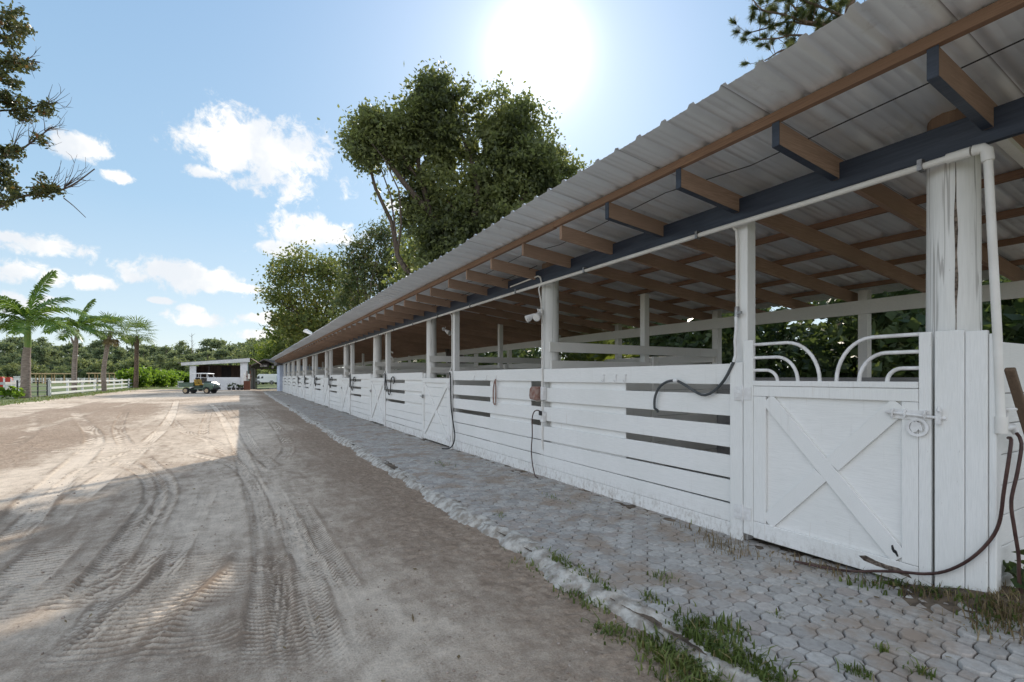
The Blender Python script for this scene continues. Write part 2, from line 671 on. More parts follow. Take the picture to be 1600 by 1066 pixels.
# darker turned strip beside the walkway and the loose reddish heap on the far left
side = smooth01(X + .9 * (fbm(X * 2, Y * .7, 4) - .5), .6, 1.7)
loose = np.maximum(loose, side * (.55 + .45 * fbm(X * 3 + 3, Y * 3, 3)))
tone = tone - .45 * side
poly = np.array(gs((-260, 760), (-200, 690), (-60, 665), (60, 642), (130, 629), (255, 631), (250, 645), (205, 660), (150, 680), (95, 705), (40, 738)))
heap = np.zeros(len(X))
for rep in range(7):
    k_ = rep * .17
    wx = X + 1.3 * (fbm(X * 1.3 + k_, Y * .8, 4) - .5) + .22 * math.sin(rep * 2.1)
    wy = Y + 2.2 * (fbm(X * .9 + 5, Y * .6 + k_, 4) - .5) + .8 * math.cos(rep * 2.1)
    ins = np.zeros(len(X), bool)
    for i in range(len(poly)):
        (ax_, ay_), (bx_, by_) = poly[i - 1], poly[i]
        c = (ay_ > wy) != (by_ > wy)
        ins ^= c & (wx < (bx_ - ax_) * (wy - ay_) / (by_ - ay_ + 1e-12) + ax_)
    heap += ins / 7.0
heap *= .55 + .6 * fbm(X * 2.2, Y * .9 + 4, 4)
loose = np.maximum(loose, .9 * np.clip(heap, 0, 1))
tone = tone - .38 * heap
for pts, wd, dep, (pit, slant, th), pale in TRACKS:
    ln = spline(pts, .04)
    s_acc = np.concatenate([[0], np.cumsum(np.linalg.norm(np.diff(ln, axis=0), axis=1))])
    lo, hi = ln.min(0) - wd, ln.max(0) + wd
    sel = np.where((X > lo[0]) & (X < hi[0]) & (Y > lo[1]) & (Y < hi[1]))[0]
    if len(sel) == 0:
        continue
    tan = np.gradient(ln, axis=0)
    tan /= np.linalg.norm(tan, axis=1)[:, None] + 1e-9
    for c0 in range(0, len(sel), 4000):
        ii = sel[c0:c0 + 4000]
        dx = X[ii][:, None] - ln[None, ::2, 0]
        dy = Y[ii][:, None] - ln[None, ::2, 1]
        k = np.argmin(dx * dx + dy * dy, axis=1)
        px_, py_ = X[ii] - ln[k * 2, 0], Y[ii] - ln[k * 2, 1]
        tt = tan[k * 2]
        s = s_acc[k * 2] + px_ * tt[:, 0] + py_ * tt[:, 1]
        t = -px_ * tt[:, 1] + py_ * tt[:, 0]
        a = np.abs(t) / (wd / 2)
        patch = smooth01(fbm(X[ii] * 1.1 + 31, Y[ii] * 1.1 + wd * 90, 3), .33, .52)
        inn = (1 - smooth01(a, .82, 1.06)) * (.35 + .65 * patch)
        rim = np.exp(-((a - 1.12) / .16) ** 2) * patch
        ph = (s + slant * np.abs(t)) / pit
        tr = np.sin(2 * PI * ph + .8 * vnoise(s * 3, t * 9))
        ends = smooth01(s, 0, .6) * smooth01(s, s_acc[-1], s_acc[-1] - .6)
        inn *= ends
        rim *= ends
        groove = vnoise(t * 70 + 5, s * .7) - .5
        fade = 1.0 if pit == 0 else np.clip(1.25 - Y[ii] / 24, .25, 1)
        H[ii] += -dep * .8 * inn + dep * .5 * rim + th * tr * inn * patch * fade
        H[ii] += .006 * groove * inn
        tone[ii] += inn * (pale - .42) * .55 * (.3 + .7 * patch) + .42 * tr * inn * patch * fade - rim * .24 + .35 * groove * inn
        loose[ii] *= 1 - .8 * inn
cl = fbm(X * 14, Y * 14, 3)
H += loose * .030 * (cl - .5) + loose * .016 * np.maximum(0, fbm(X * 31, Y * 31, 2) - .52) * 3
near_left = smooth01(Y, 9, 3) * (1 - side)
H += .010 * near_left * (fbm(X * 7, Y * 16, 3) - .5)
# falls away at the kerb, rises a little under the gate end
H += -.055 * smooth01(X, 1.2, 1.95)
H -= .10 * smooth01(-X, 10.9, 12.5)
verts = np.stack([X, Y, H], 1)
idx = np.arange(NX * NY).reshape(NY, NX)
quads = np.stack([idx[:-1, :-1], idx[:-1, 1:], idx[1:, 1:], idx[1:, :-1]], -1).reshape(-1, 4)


def mat_sand():
    m, nt, bs, geo, out = new_mat('sand')
    pos = geo.outputs['Position']
    at = nt.new('ShaderNodeAttribute', attribute_name='tone')
    al = nt.new('ShaderNodeAttribute', attribute_name='loose')
    fine = nt.noise(pos, 85, 4, .75)
    mid = nt.noise(pos, 5.5, 5, .65)
    drag = nt.noise(nt.scale(pos, (3.2, .8, 1)), 2.2, 6, .62, .4)
    f = nt.math('ADD', at.outputs['Fac'], nt.math('MULTIPLY', nt.math('SUBTRACT', mid, .5), .9))
    f = nt.math('ADD', f, nt.math('MULTIPLY', nt.math('SUBTRACT', drag, .5), .8))
    f = nt.math('ADD', f, nt.math('MULTIPLY', nt.math('SUBTRACT', fine, .5), .9))
    col = nt.mix(nt.remap(f, .05, 1.0), (.275, .213, .163, 1), (.71, .612, .505, 1))
    lc = nt.mix(nt.remap(nt.noise(pos, 16, 6, .75), .34, .66), (.24, .18, .136, 1), (.57, .458, .362, 1))
    col = nt.mix(nt.math('MULTIPLY', al.outputs['Fac'], nt.remap(nt.noise(pos, 3.4, 6, .7), .36, .62, .30, .80)), col, lc)
    sp_ = nt.remap(nt.noise(pos, 34, 2, .5), .70, .73)
    col = nt.mix(nt.math('MULTIPLY', sp_, .6), col, (.16, .11, .08, 1))
    nt.set(bs.inputs['Base Color'], col)
    bs.inputs['Roughness'].default_value = .95
    bs.inputs['Specular IOR Level'].default_value = .06
    bh = nt.math('ADD', nt.math('MULTIPLY', fine, .7), nt.noise(pos, 17, 5, .7))
    nt.set(bs.inputs['Normal'], nt.bump(bh, .85, .022))
    return m


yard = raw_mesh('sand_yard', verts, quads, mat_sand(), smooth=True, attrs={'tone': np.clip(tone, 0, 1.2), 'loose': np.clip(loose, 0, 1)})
tag(yard, 'pale sand yard with crossing tyre tracks in front of the stable', kind='structure')


def yard_z(x, yv):
    j = int(np.clip(np.searchsorted(ys, yv), 0, NY - 1))
    i = int(np.clip(np.searchsorted(xs, x), 0, NX - 1))
    return float(H[j * NX + i])


# ------------------------------------------------------------------ wider ground
M_field = mat_plain('field_grass', (.070, .110, .030), (.125, .150, .050), 2.5, .9, bump=.4)
g = MB()
g.add([(-1500, -1500, -.13), (1500, -1500, -.13), (1500, 2500, -.13), (-1500, 2500, -.13)], [(0, 1, 2, 3)])
tag(g.build('grass_field', M_field), 'flat green paddock grass reaching to the distant pines', kind='structure')
M_soil = mat_plain('dark_soil', (.20, .16, .115), (.34, .28, .21), 3.0, .95, bump=.6)
g = MB()
xsoil = [2.1, 3.4, 4.2, 5.5, 7.5, 10, 14]
ysoil = [-7, -2, .8, 1.0, 1.3, 2.0, 3.5, 5, 8, 12, 20, 30, 40, 52.5, 70]
gv = [(a, b, float(walk_z(a, b)) - .06 - .05 * max(0, min(1, (a - 4) / 3))) for b in ysoil for a in xsoil]
n_ = len(xsoil)
g.add(gv, [(j * n_ + i, j * n_ + i + 1, (j + 1) * n_ + i + 1, (j + 1) * n_ + i) for j in range(len(ysoil) - 1) for i in range(n_ - 1)])
tag(g.build('bare_ground', M_soil), 'dark bare soil under and behind the stable', kind='structure')

# bed of sand and soil the pavers sit in
bx_ = np.concatenate([np.arange(2.04, 3.75, .03)])
by_ = [-6.0, -3.0, -1.0, 0.0]
y = .3
while y < 54:
    by_.append(y)
    y += max(.03, .01 * y)
by_ = np.array(by_)
bxx, byy = np.meshgrid(bx_, by_)
BX, BY = bxx.ravel(), byy.ravel()
cover = fbm(BX * 2.3 + 9, BY * 1.3, 4)
BZ = walk_z(BX, BY) - .021 + .026 * (cover - .42) + .022 * smooth01(BX, 3.36, 3.56) * (fbm(BX * 4, BY * 3, 3) + .2) + .008 * (fbm(BX * 15, BY * 15, 2) - .5)
BZ += .03 * smooth01(BY, 1.55, 1.2) * smooth01(BX, 3.1, 3.5)
ii = np.arange(len(bx_) * len(by_)).reshape(len(by_), len(bx_))
bq = np.stack([ii[:-1, :-1], ii[:-1, 1:], ii[1:, 1:], ii[1:, :-1]], -1).reshape(-1, 4)
M_bed = mat_plain('joint_soil', (.06, .045, .034), (.17, .132, .098), 9.0, .95, bump=.7)
tag(raw_mesh('walkway_bed', np.stack([BX, BY, BZ], 1), bq, M_bed, smooth=True), 'brown soil drifted between and over the pavers', kind='structure')

# interlocking octagon and square pavers, laid on the diagonal
pv, pf3, pf4 = [], [], []
PIT = .124
HP = PIT / 2
QP = .68 * HP
side_ = QP * math.sqrt(2)
polys = []
C45 = math.sqrt(.5)
rr_ = PIT / 2 / math.cos(PI / 8)
oct_ = [((a - b) * C45, (a + b) * C45) for a, b in ((HP, -(HP - QP)), (HP, HP - QP), (HP - QP, HP), (-(HP - QP), HP), (-HP, HP - QP), (-HP, -(HP - QP)), (-(HP - QP), -HP), (HP - QP, -HP))]
sq_ = [(sx * side_ / 2, sy * side_ / 2) for sx, sy in ((1, 1), (-1, 1), (-1, -1), (1, -1))]
NN = int(56 / PIT)
pverts, pfaces = [], []
for i in range(-30, NN + 30):
    for j in range(-30, NN + 30):
        for shape, off in ((oct_, 0.0), (sq_, .5)):
            a, b = (i + off) * PIT, (j + off) * PIT
            cx, cy = (a - b) * C45 + 2.8, (a + b) * C45 - 2.2
            if not (2.05 < cx < 3.66 and -1.2 < cy < 52.6):
                continue
            edge = float(curb_x(cy)) + .10
            if cx < edge:
                continue
            z = float(walk_z(cx, cy)) + random.gauss(0, .0028)
            tx, ty = random.gauss(0, .014), random.gauss(0, .014)
            ang_ = random.gauss(0, .018)
            ca, sa = math.cos(ang_), math.sin(ang_)
            jx, jy = random.gauss(0, .0015), random.gauss(0, .0015)
            n = len(shape)
            o = len(pverts)
            rings = ((.90, 0, 0.0), (.945, 0, -.006), (.955, 0, -.04)) if cy < 14 else ((.92, 0, 0.0), (.95, 0, -.03))
            for (sc, _, dz) in rings:
                if n == 4:
                    sc = 1 - (1 - sc) * 1.6
                for (qx, qy) in shape:
                    qx, qy = qx * sc, qy * sc
                    qx, qy = qx * ca - qy * sa, qx * sa + qy * ca
                    pverts.append((cx + jx + qx, cy + jy + qy, z + dz + qx * tx + qy * ty))
            pfaces.append(tuple(range(o, o + n)))
            for r_ in range(len(rings) - 1):
                for k in range(n):
                    k2 = (k + 1) % n
                    pfaces.append((o + r_ * n + k, o + (r_ + 1) * n + k, o + (r_ + 1) * n + k2, o + r_ * n + k2))


def mat_paver():
    m, nt, bs, geo, out = new_mat('paver')
    pos = geo.outputs['Position']
    r = geo.outputs['Random Per Island']
    n = nt.noise(pos, 28, 6, .7)
    st = nt.noise(pos, 2.2, 5, .65)
    col = nt.mix(r, (.36, .35, .338, 1), (.51, .50, .482, 1))
    pink = nt.remap(nt.math('FRACT', nt.math('MULTIPLY', r, 13.1)), .76, .98, 0, .35)
    col = nt.mix(pink, col, (.40, .315, .27, 1))
    col = nt.mix(nt.remap(n, .35, .75, 0, .45), col, (.20, .19, .18, 1))
    col = nt.mix(nt.remap(st, .46, .66, 0, .72), col, (.31, .245, .19, 1))
    nt.set(bs.inputs['Base Color'], col)
    bs.inputs['Roughness'].default_value = .92
    bs.inputs['Specular IOR Level'].default_value = .08
    nt.set(bs.inputs['Normal'], nt.bump(n, .8, .010))
    return m


me = bpy.data.meshes.new('paved_walkway')
me.from_pydata(pverts, [], pfaces)
me.materials.append(mat_paver())
walk = bpy.data.objects.new('paved_walkway', me)
COL.objects.link(walk)
tag(walk, 'walkway of grey octagon and square pavers along the stable front', kind='structure')

# broken concrete haunching along the walkway edge
cyl_y = [-2.0]
while cyl_y[-1] < 52.6:
    cyl_y.append(cyl_y[-1] + max(.02, .006 * abs(cyl_y[-1])))
cyl_y = np.array(cyl_y)
NU = 15
us = np.linspace(0, 1, NU)
cu, cyy = np.meshgrid(us, cyl_y)
U, V = cu.ravel(), cyy.ravel()
cxv = curb_x(V)
lump = fbm(V * 3.1, V * 0 + 2.0, 3)
wid = .17 + .15 * lump
KX = cxv + .16 - (1 - U) * (wid + .12)
prof = np.interp(U, [0, .25, .42, .62, .85, 1.0], [-.14, -.10, -.03, .018, .022, -.02])
KZ = prof + .030 * (lump - .5) * (U > .3) + .060 * (fbm(U * 5 + V * 9, V * 9, 4, .6) - .5) * np.sin(np.clip(U, 0, 1) * PI)
broken = smooth01(fbm(V * .8 + 4, V * 0 + 6, 3), .56, .64)
KZ -= broken * .018 * (U > .2) * (U < .95)
KX += .045 * (fbm(V * 11, U * 6, 3) - .5)
KZ -= .008 * smooth01(V, 2.6, 1.4)
KZ += walk_z(cxv + .1, V) - .02
ii = np.arange(NU * len(cyl_y)).reshape(len(cyl_y), NU)
kq = np.stack([ii[:-1, :-1], ii[:-1, 1:], ii[1:, 1:], ii[1:, :-1]], -1).reshape(-1, 4)
M_conc = mat_plain('old_concrete', (.54, .52, .48), (.27, .24, .205), 11.0, .9, bump=.9, bdist=.02)
tag(raw_mesh('kerb', np.stack([KX, V, KZ], 1), kq, M_conc, smooth=True), 'rough crumbling concrete edge between the pavers and the sand', kind='structure')
# ------------------------------------------------------------------ the long stable
WHITE = (.86, .86, .845)
M_board = mat_paint('white_board_paint', WHITE, (16, .8, 16), dirt=.75)
M_xboard = mat_paint('white_cross_board_paint', WHITE, (.8, 16, 16), dirt=.7)
M_vboard = mat_paint('white_upright_paint', WHITE, (16, 16, .8), dirt=.6)
M_pole = mat_paint('white_cracked_pole', (.80, .80, .78), (6, 6, .3), dirt=.3, chips=.6, brown_above=2.80, crack=.45)
M_dull = mat_paint('dull_white_paint', (.78, .77, .73), (12, 2, 12), dirt=.4, chips=.4)
M_greywall = mat_plain('grey_rear_wall', (.30, .30, .305), (.38, .38, .38), 3.0, .7, bump=.2)  # slightly mottled plain grey on the rear wall boards
M_floor = mat_plain('rubber_mat_floor', (.22, .22, .22), (.33, .32, .30), 4.0, .85, bump=.3)
M_navy = mat_plain('navy_paint', (.024, .034, .056), (.038, .050, .076), 5.0, .38, stretch=(4, .6, 9), bump=.15, spec=.45)
M_rafter = mat_wood('brown_rafter', (.50, .34, .25), (.31, .205, .15), (.7, 18, 18))
M_purlin = mat_wood('brown_purlin', (.38, .235, .155), (.19, .115, .08), (18, .7, 18))
M_bare = mat_wood('bare_grey_timber', (.24, .17, .12), (.12, .085, .06), (14, 14, 1))
M_pvc = mat_plain('white_pipe', (.78, .77, .74), (.68, .66, .62), 3.0, .35)
M_wmetal = mat_plain('white_painted_iron', (.80, .80, .80), (.66, .65, .64), 14.0, .35, bump=.1)
M_steel = mat_plain('grey_steel', (.35, .35, .36), (.22, .21, .20), 20, .4, metal=.8)
M_rust = mat_plain('rusty_iron', (.24, .12, .09), (.34, .25, .22), 18, .7, bump=.4)
M_black = mat_plain('black_rubber', (.018, .018, .02), (.03, .03, .032), 20, .5)
M_hose = mat_plain('grey_hose', (.055, .062, .066), (.085, .09, .095), 12, .38)
M_redhose = mat_plain('dark_red_hose', (.045, .020, .018), (.085, .045, .038), 12, .45)
M_rot = mat_plain('rotten_timber', (.06, .045, .035), (.26, .21, .17), 30, .9, bump=.9)


def mat_roof():
    m, nt, bs, geo, out = new_mat('galvanised_sheet')
    pos = geo.outputs['Position']
    sep = nt.new('ShaderNodeSeparateXYZ')
    nt.set(sep.inputs[0], pos)
    n = nt.noise(nt.scale(pos, (.6, 2, 1)), 1.6, 6, .65)
    sheet = nt.new('ShaderNodeTexWhiteNoise', noise_dimensions='1D')
    nt.set(sheet.inputs['W'], nt.math('FLOOR', nt.math('DIVIDE', nt.math('SUBTRACT', sep.outputs[1], .03), .916)))
    col = nt.mix(nt.remap(n, .3, .7), (.78, .81, .84, 1), (.91, .93, .95, 1))
    col = nt.mix(nt.math('MULTIPLY', sheet.outputs[0], .35), col, (.62, .64, .66, 1))
    lap = nt.math('FRACT', nt.math('DIVIDE', nt.math('SUBTRACT', sep.outputs[1], .0295), .916))
    col = nt.mix(nt.remap(lap, .0, .012, .75, 0), col, (.12, .10, .09, 1))
    sp_ = nt.remap(nt.noise(pos, 5, 5, .7), .58, .74, 0, .25)
    col = nt.mix(sp_, col, (.34, .27, .22, 1))
    nt.set(bs.inputs['Base Color'], col)
    bs.inputs['Metallic'].default_value = .45
    nt.set(bs.inputs['Roughness'], nt.remap(n, .2, .8, .34, .52))
    return m


M_roof = mat_roof()

stable = thing('horse_stable', 'long open white timber stable with a ribbed metal roof and navy front beam', 'stable', (3.6, 0, 0))
XF = 3.60
Y0, Y1 = -.7, 51.9
RP = [1.24, 5.6, 10.35, 15.3, 20.3, 25.2, 30.1, 34.9, 38.9, 42.9, 47.0, 51.2]
TP = [2.51] + [r - 1.62 for r in RP[2:]]
XR = 7.05


def roof_z(x):
    return 3.05 - .106 * (x - 2.9)


def zb(y_):
    return float(np.interp(y_, ZW[:, 0], ZW[:, 1]))


# roof sheet
rp = .229
prof = [(0.0, 0), (.014, .022), (.048, .022), (.062, 0), (.108, 0), (.114, .0022), (.122, .0022), (.128, 0), (.166, 0), (.172, .0022), (.180, .0022), (.186, 0)]
ry, rz = [], []
k = 0
yy = Y0
while yy < Y1:
    sag = .003 * math.sin(k * .37)
    for a, b in prof:
        ry.append(yy + a)
        rz.append(b + sag)
    k += 1
    yy += rp
rows_x = [2.445, 2.9, 5.2, 7.62]
rv = []
n_ = len(ry)
for x in rows_x:
    for i in range(n_):
        sheet = int((ry[i] - .03) / .916)
        jx = (.012 * math.sin(sheet * 12.9)) if x < 2.5 else 0
        rv.append((x + jx, ry[i], roof_z(x) + rz[i] + (.008 * math.sin(sheet * 5.1) if x < 2.5 else 0)))
rq = [(r * n_ + i, r * n_ + i + 1, (r + 1) * n_ + i + 1, (r + 1) * n_ + i) for r in range(len(rows_x) - 1) for i in range(n_ - 1)]
raw_mesh('roof', rv, rq, M_roof, stable)

# purlins
for x, hh in ((2.905, .066), (3.95, .06), (4.75, .06), (5.5, .06), (6.25, .06), (7.0, .06)):
    m = MB()
    yy = Y0 + .05
    while yy < Y1 - .1:
        ye = min(yy + 4.88, Y1 - .05)
        dz = random.gauss(0, .004)
        m.box(x - .022, x + .022, yy, ye - .004, roof_z(x) - hh - .002 + dz, roof_z(x) - .003)
        yy = ye
    m.build('purlin', M_purlin, stable, bevel=.003)


def sheared_bar(xa, xb, y_, w_, ztop, depth):
    vs = []
    for x in (xa, xb):
        for b in (-w_ / 2, w_ / 2):
            for c in (-depth, 0):
                vs.append((x, y_ + b, ztop(x) + c))
    return vs, [(0, 1, 3, 2), (4, 6, 7, 5), (0, 4, 5, 1), (2, 3, 7, 6), (0, 2, 6, 4), (1, 5, 7, 3)]


raft_top = lambda x: roof_z(x) - .068
RAFT0 = 1.03
m = MB()
m.add(*sheared_bar(2.90, 7.55, RAFT0, .042, raft_top, .142))
rafter = m.build('rafter', M_rafter, stable, bevel=.003)


def painted_end(c):
    q = MB()
    q.add(*sheared_bar(2.893, 2.899, RAFT0, .046, lambda x: raft_top(x) + .001, .146))
    q.add(*sheared_bar(2.893, 3.57, RAFT0, .046, lambda x: raft_top(x) - .1435, .004))
    e = q.build('painted_end', M_navy, None)
    for vv in e.data.vertices:
        vv.co.x -= 3.6
    e.parent = c


painted_end(rafter)
rys = [RAFT0 - 1.56, RAFT0 - .78] + [RAFT0 + .78 * i for i in range(1, 65)]
for i, yv in enumerate(rys):
    c = rafter.copy()
    COL.objects.link(c)
    c.parent = stable
    c.location.y = yv - RAFT0 + random.gauss(0, .02)
    c.location.z = random.gauss(0, .003)
    if i in (1, 2, 3, 4):
        painted_end(c)
q = MB()
q.add(*sheared_bar(3.68, 7.5, RAFT0 - .02, .05, lambda x: raft_top(x) - .1435, .035))
q.build('trim_board', M_dull, stable, bevel=.003)

# front beam and the rear beam
m = MB()
yy = Y0 + .1
while yy < Y1 - .2:
    ye = min(yy + 6.1, Y1 - .2)
    m.box(3.585, 3.627, yy, ye - .003, 2.694, 2.876)
    yy = ye
m.build('front_beam', M_navy, stable, bevel=.004)
m = MB()
m.box(XR - .02, XR + .022, .9, 51.5, 2.225, 2.402)
m.build('rear_beam', M_dull, stable, bevel=.003)

# round poles
for i, r in enumerate(RP):
    m = MB()
    rad = .128 if i == 0 else .122 + random.gauss(0, .005)
    pts, rs = [], []
    ph = random.random() * 6
    wob = 0.0 if i == 0 else 1.0
    for t in np.linspace(0, 1, 9):
        pts.append((3.635 + rad + wob * .012 * math.sin(ph + 3 * t) * (1 - t), r + wob * .010 * math.sin(ph * 2 + 4 * t), -.15 + t * 3.16))
        rs.append(rad * (1.06 - .12 * t))
    m.tube(pts, rs, 20)
    if i == 0:          # the deep drying crack down the face
        cp = m.build('round_post', M_pole, stable, smooth=True)
        q = MB()
        zz = np.linspace(1.66, 2.66, 16)
        for a, b in zip(zz[:-1], zz[1:]):
            t0, t1 = (a + .15) / 3.16, (b + .15) / 3.16
            def edge(z, t, wd):
                aa = PI + .42 + .012 * math.sin(z * 7) + .008 * math.sin(z * 23)
                rr = rad * (1.06 - .12 * t) + .0012
                cx_, cy_ = 3.635 + rad, r
                return [(cx_ + rr * math.cos(aa + d), cy_ + rr * math.sin(aa + d), z) for d in (-wd, wd)]
            wa = (.055 + .02 * math.sin(a * 17)) * math.sin(PI * min(1, max(.12, (a - 1.6) / 1.1)))
            wb = (.055 + .02 * math.sin(b * 17)) * math.sin(PI * min(1, max(.12, (b - 1.6) / 1.1)))
            (p0, p1), (p2, p3) = edge(a, t0, wa), edge(b, t1, wb)
            q.add([p0, p1, p3, p2], [(0, 1, 2, 3)])
        q.build('crack', M_rot, cp, label='long dark drying crack in the pole')
        for vv in cp.children[0].data.vertices:
            pass
    else:
        m.build('round_post', M_pole, stable, smooth=True)

# slim square posts beside the gates
for t in TP:
    m = MB()
    m.box(3.632, 3.74, t, t + .112, -.1, 2.84)
    m.build('square_post', M_vboard, stable, bevel=.006)

# ---- board walls between gates
BOARDS = [(1.342, 1.517), (1.078, 1.262), (.811, .998), (.548, .737), (.352, .538), (.190, .340), (-.08, .181)]


def board_wall(y0, y1, backs, seams=()):
    m = MB()
    cuts = [y0] + list(seams) + [y1]
    for bi, (z0, z1) in enumerate(BOARDS):
        for a, b in zip(cuts[:-1], cuts[1:]):
            dz, dx = random.gauss(0, .003), random.gauss(0, .0012)
            t = random.gauss(0, .0022)
            m.box(XF + dx, XF + .028 + dx, a + .002, b - .002, z0 + dz, z1 + dz)
            for q in range(-8, 0):
                x, y_, z = m.v[q]
                m.v[q] = (x, y_, z + t * (1 if y_ > (a + b) / 2 else -1))
    for a, b in backs:
        m.box(XF + .034, XF + .050, a, b, .02, 1.40)
    wall = m.build('board_wall', M_board, stable, bevel=.0035)
    return wall


panels = []
walls = [board_wall(2.635, TP[1] - .004, [(3.95, 5.38), (5.62, 5.64), (5.9, 7.2)], (5.53,))]
for k in range(1, len(TP)):
    r = RP[k + 1]
    y0 = r + .20
    y1 = TP[k + 1] - .004 if k + 1 < len(TP) else 51.75
    if y1 - y0 < .3:
        continue
    mid = y0 + (y1 - y0) * random.uniform(.42, .52)
    walls.append(board_wall(y0, y1, [(y0 + .05, mid)]))
    m = MB()
    m.box(3.632, 3.72, y0 - .06, y0 + .03, -.1, 1.50)
    m.build('end_stud', M_vboard, stable, bevel=.006)

# upright boards that close each wall beside a gate
for k, t in enumerate(TP):
    m = MB()
    a = t if k else 2.512
    m.box(3.572, 3.598, a, a + .118, zb(a) - .05, 1.525)
    m.build('upright_board', M_vboard, stable, bevel=.005)

# hooks on the top boards
for px in (741, 760, 775, 943, 962, 977):
    yv = YX(px, 3.59)
    m = MB()
    m.tube([(3.598, yv, 1.43), (3.590, yv, 1.42), (3.588, yv, 1.365), (3.572, yv, 1.352), (3.562, yv, 1.372)], .0045, 6)
    m.tube([(3.592, yv - .014, 1.43), (3.592, yv + .014, 1.43)], .004, 5)
    m.build('hook', M_wmetal, stable)


# ---- gates
def hinge(gate, y_, z, far=True):
    m = MB()
    x = 3.560
    s = 1 if far else -1
    m.box(x, x + .004, y_ + s * .008, y_ + s * .075, z - .055, z + .055)
    m.box(x, x + .004, y_ - s * .075, y_ - s * .008, z - .05, z + .05)
    m.tube([(x, y_, z - .07), (x, y_, z + .07)], .008, 8)
    for dy in (.03, .055):
        for dz in (-.035, 0, .035):
            m.lathe((x, y_ + s * dy, z + dz), [(.006, -.002), (.004, -.004)], 6, 'x')
    m.build('hinge', M_wmetal, gate)


def cross(gate, ya, yb, za, zb_, w_, x, flip=False):
    """two crossing diagonal boards, the second in two halves butted to the first"""
    if flip:
        ya, yb = yb, ya
    d = Vector((0, yb - ya, zb_ - za)).normalized()
    m = MB()
    m.bar((x + .010, ya, zb_), (x + .010, yb, za), .020, w_, (1, 0, 0))
    m.build('brace', M_xboard, gate, bevel=.003)
    mid = Vector((x + .011, (ya + yb) / 2, (za + zb_) / 2))
    sin_ = abs(2 * d.y * d.z)
    g_ = (w_ / 2) / max(.3, sin_) * 1.02
    m = MB()
    m.bar((x + .011, ya, za), mid - d * g_, .020, w_, (1, 0, 0))
    m.bar(mid + d * g_, (x + .011, yb, zb_), .020, w_, (1, 0, 0))
    m.build('brace', M_xboard, gate, bevel=.003)


# the large near gate
ga, gb, g0, g1 = 1.275, 2.502, .125, 1.362
m = MB()
m.box(3.592, 3.608, ga + .02, gb - .02, g0 + .02, g1 - .02)
gate1 = m.build('stall_gate', M_board, stable, label='large white panelled gate with crossed boards and hooped bars on top')
fx0, fx1 = 3.566, 3.590
m = MB()
m.box(fx0, fx1, gb - .085, gb, g0 + .01, 1.700)             # hinge stile
m.box(fx0, fx1, ga, ga + .062, g0 + .02, 1.672)             # latch stile
m.box(fx0 + .002, fx1, ga + .064, ga + .150, g0 + .132, g1 - .112)
m.box(fx0 + .002, fx1, gb - .19, gb - .087, g0 + .132, g1 - .112)
m.box(fx0 + .001, fx1, ga + .064, gb - .087, g1 - .110, g1 - .030)
m.box(fx0 - .006, fx1 + .018, ga + .064, gb - .087, g1 - .028, g1 + .012)
m.build('gate_frame', M_vboard, gate1, bevel=.004)
m = MB()
m.prism([(fx0 + .001, ga + .064, g0 + .012), (fx0 + .001, gb - .087, g0), (fx0 + .001, gb - .087, g0 + .130), (fx0 + .001, ga + .064, g0 + .130)], (.022, 0, 0))
m.build('kick_board', M_board, gate1, bevel=.004, label='low board of the gate, rotten along its bottom')
cross(gate1, ga + .16, gb - .20, g0 + .15, g1 - .13, .108, 3.5695, True)
hinge(gate1, gb + .004, 1.27)
hinge(gate1, gb + .004, .30)
# hooped bars
for side_s, yb_, spans in ((-1, gb - .085, ((.50, .29), (.345, .185), (.19, .085))), (1, ga + .062, ((.47, .29), (.33, .185), (.17, .085)))):
    for (sw, sh) in spans:
        pts = []
        for t in np.linspace(0, 1, 14):
            # straight run from the stile, then a quarter bend down to the top rail
            if t < .3:
                pts.append((3.585, yb_ + side_s * sw * .52 * (t / .3), 1.372 + sh))
            else:
                a = (t - .3) / .7 * PI / 2
                pts.append((3.585, yb_ + side_s * sw * (.52 + .48 * math.sin(a)), 1.372 + sh * math.cos(a)))
        MB().tube(pts, .0125, 10).build('hooped_bar', M_wmetal, gate1, smooth=True)
# sliding bolt with the round horse-head plate
zl = 1.172
m = MB()
m.tube([(3.552, 1.50, zl + .012), (3.552, 1.20, zl - .01)], .009, 10)
for yv in (1.465, 1.40, 1.30):
    m.tube([(3.566, yv, zl - .012), (3.543, yv, zl - .008), (3.540, yv, zl + .012), (3.548, yv, zl + .026), (3.566, yv, zl + .028)], .007, 6)
m.box(3.560, 3.5665, 1.285, 1.48, zl - .026, zl + .030)
latch = m.build('sliding_bolt', M_wmetal, gate1, smooth=False)
m = MB()
cy_, cz_ = 1.338, zl - .072
for k in range(28):
    a0, a1 = 2 * PI * k / 28, 2 * PI * (k + 1) / 28
    vs = []
    for a in (a0, a1):
        for rr in (.040, .056):
            for x in (3.548, 3.556):
                vs.append((x, cy_ + rr * math.cos(a), cz_ + rr * math.sin(a)))
    m.add(vs, [(0, 2, 6, 4), (1, 5, 7, 3), (0, 4, 5, 1), (2, 3, 7, 6)])
m.build('ring_plate', M_wmetal, latch)
head = [(-.030, .022), (-.022, .036), (-.012, .030), (-.006, .040), (.002, .031), (.012, .028), (.020, .010), (.026, -.008), (.024, -.020), (.014, -.020), (.006, -.010), (.004, -.016), (-.006, -.028), (-.022, -.034), (-.030, -.020), (-.036, -.004)]
m = MB()
m.prism([(3.550, cy_ - a, cz_ + b) for a, b in head], (.005, 0, 0))
m.build('horse_head', M_wmetal, latch, label='small horse head silhouette cut in the ring')
m = MB()
m.box(3.536, 3.550, 1.222, 1.246, zl - .045, zl + .040)
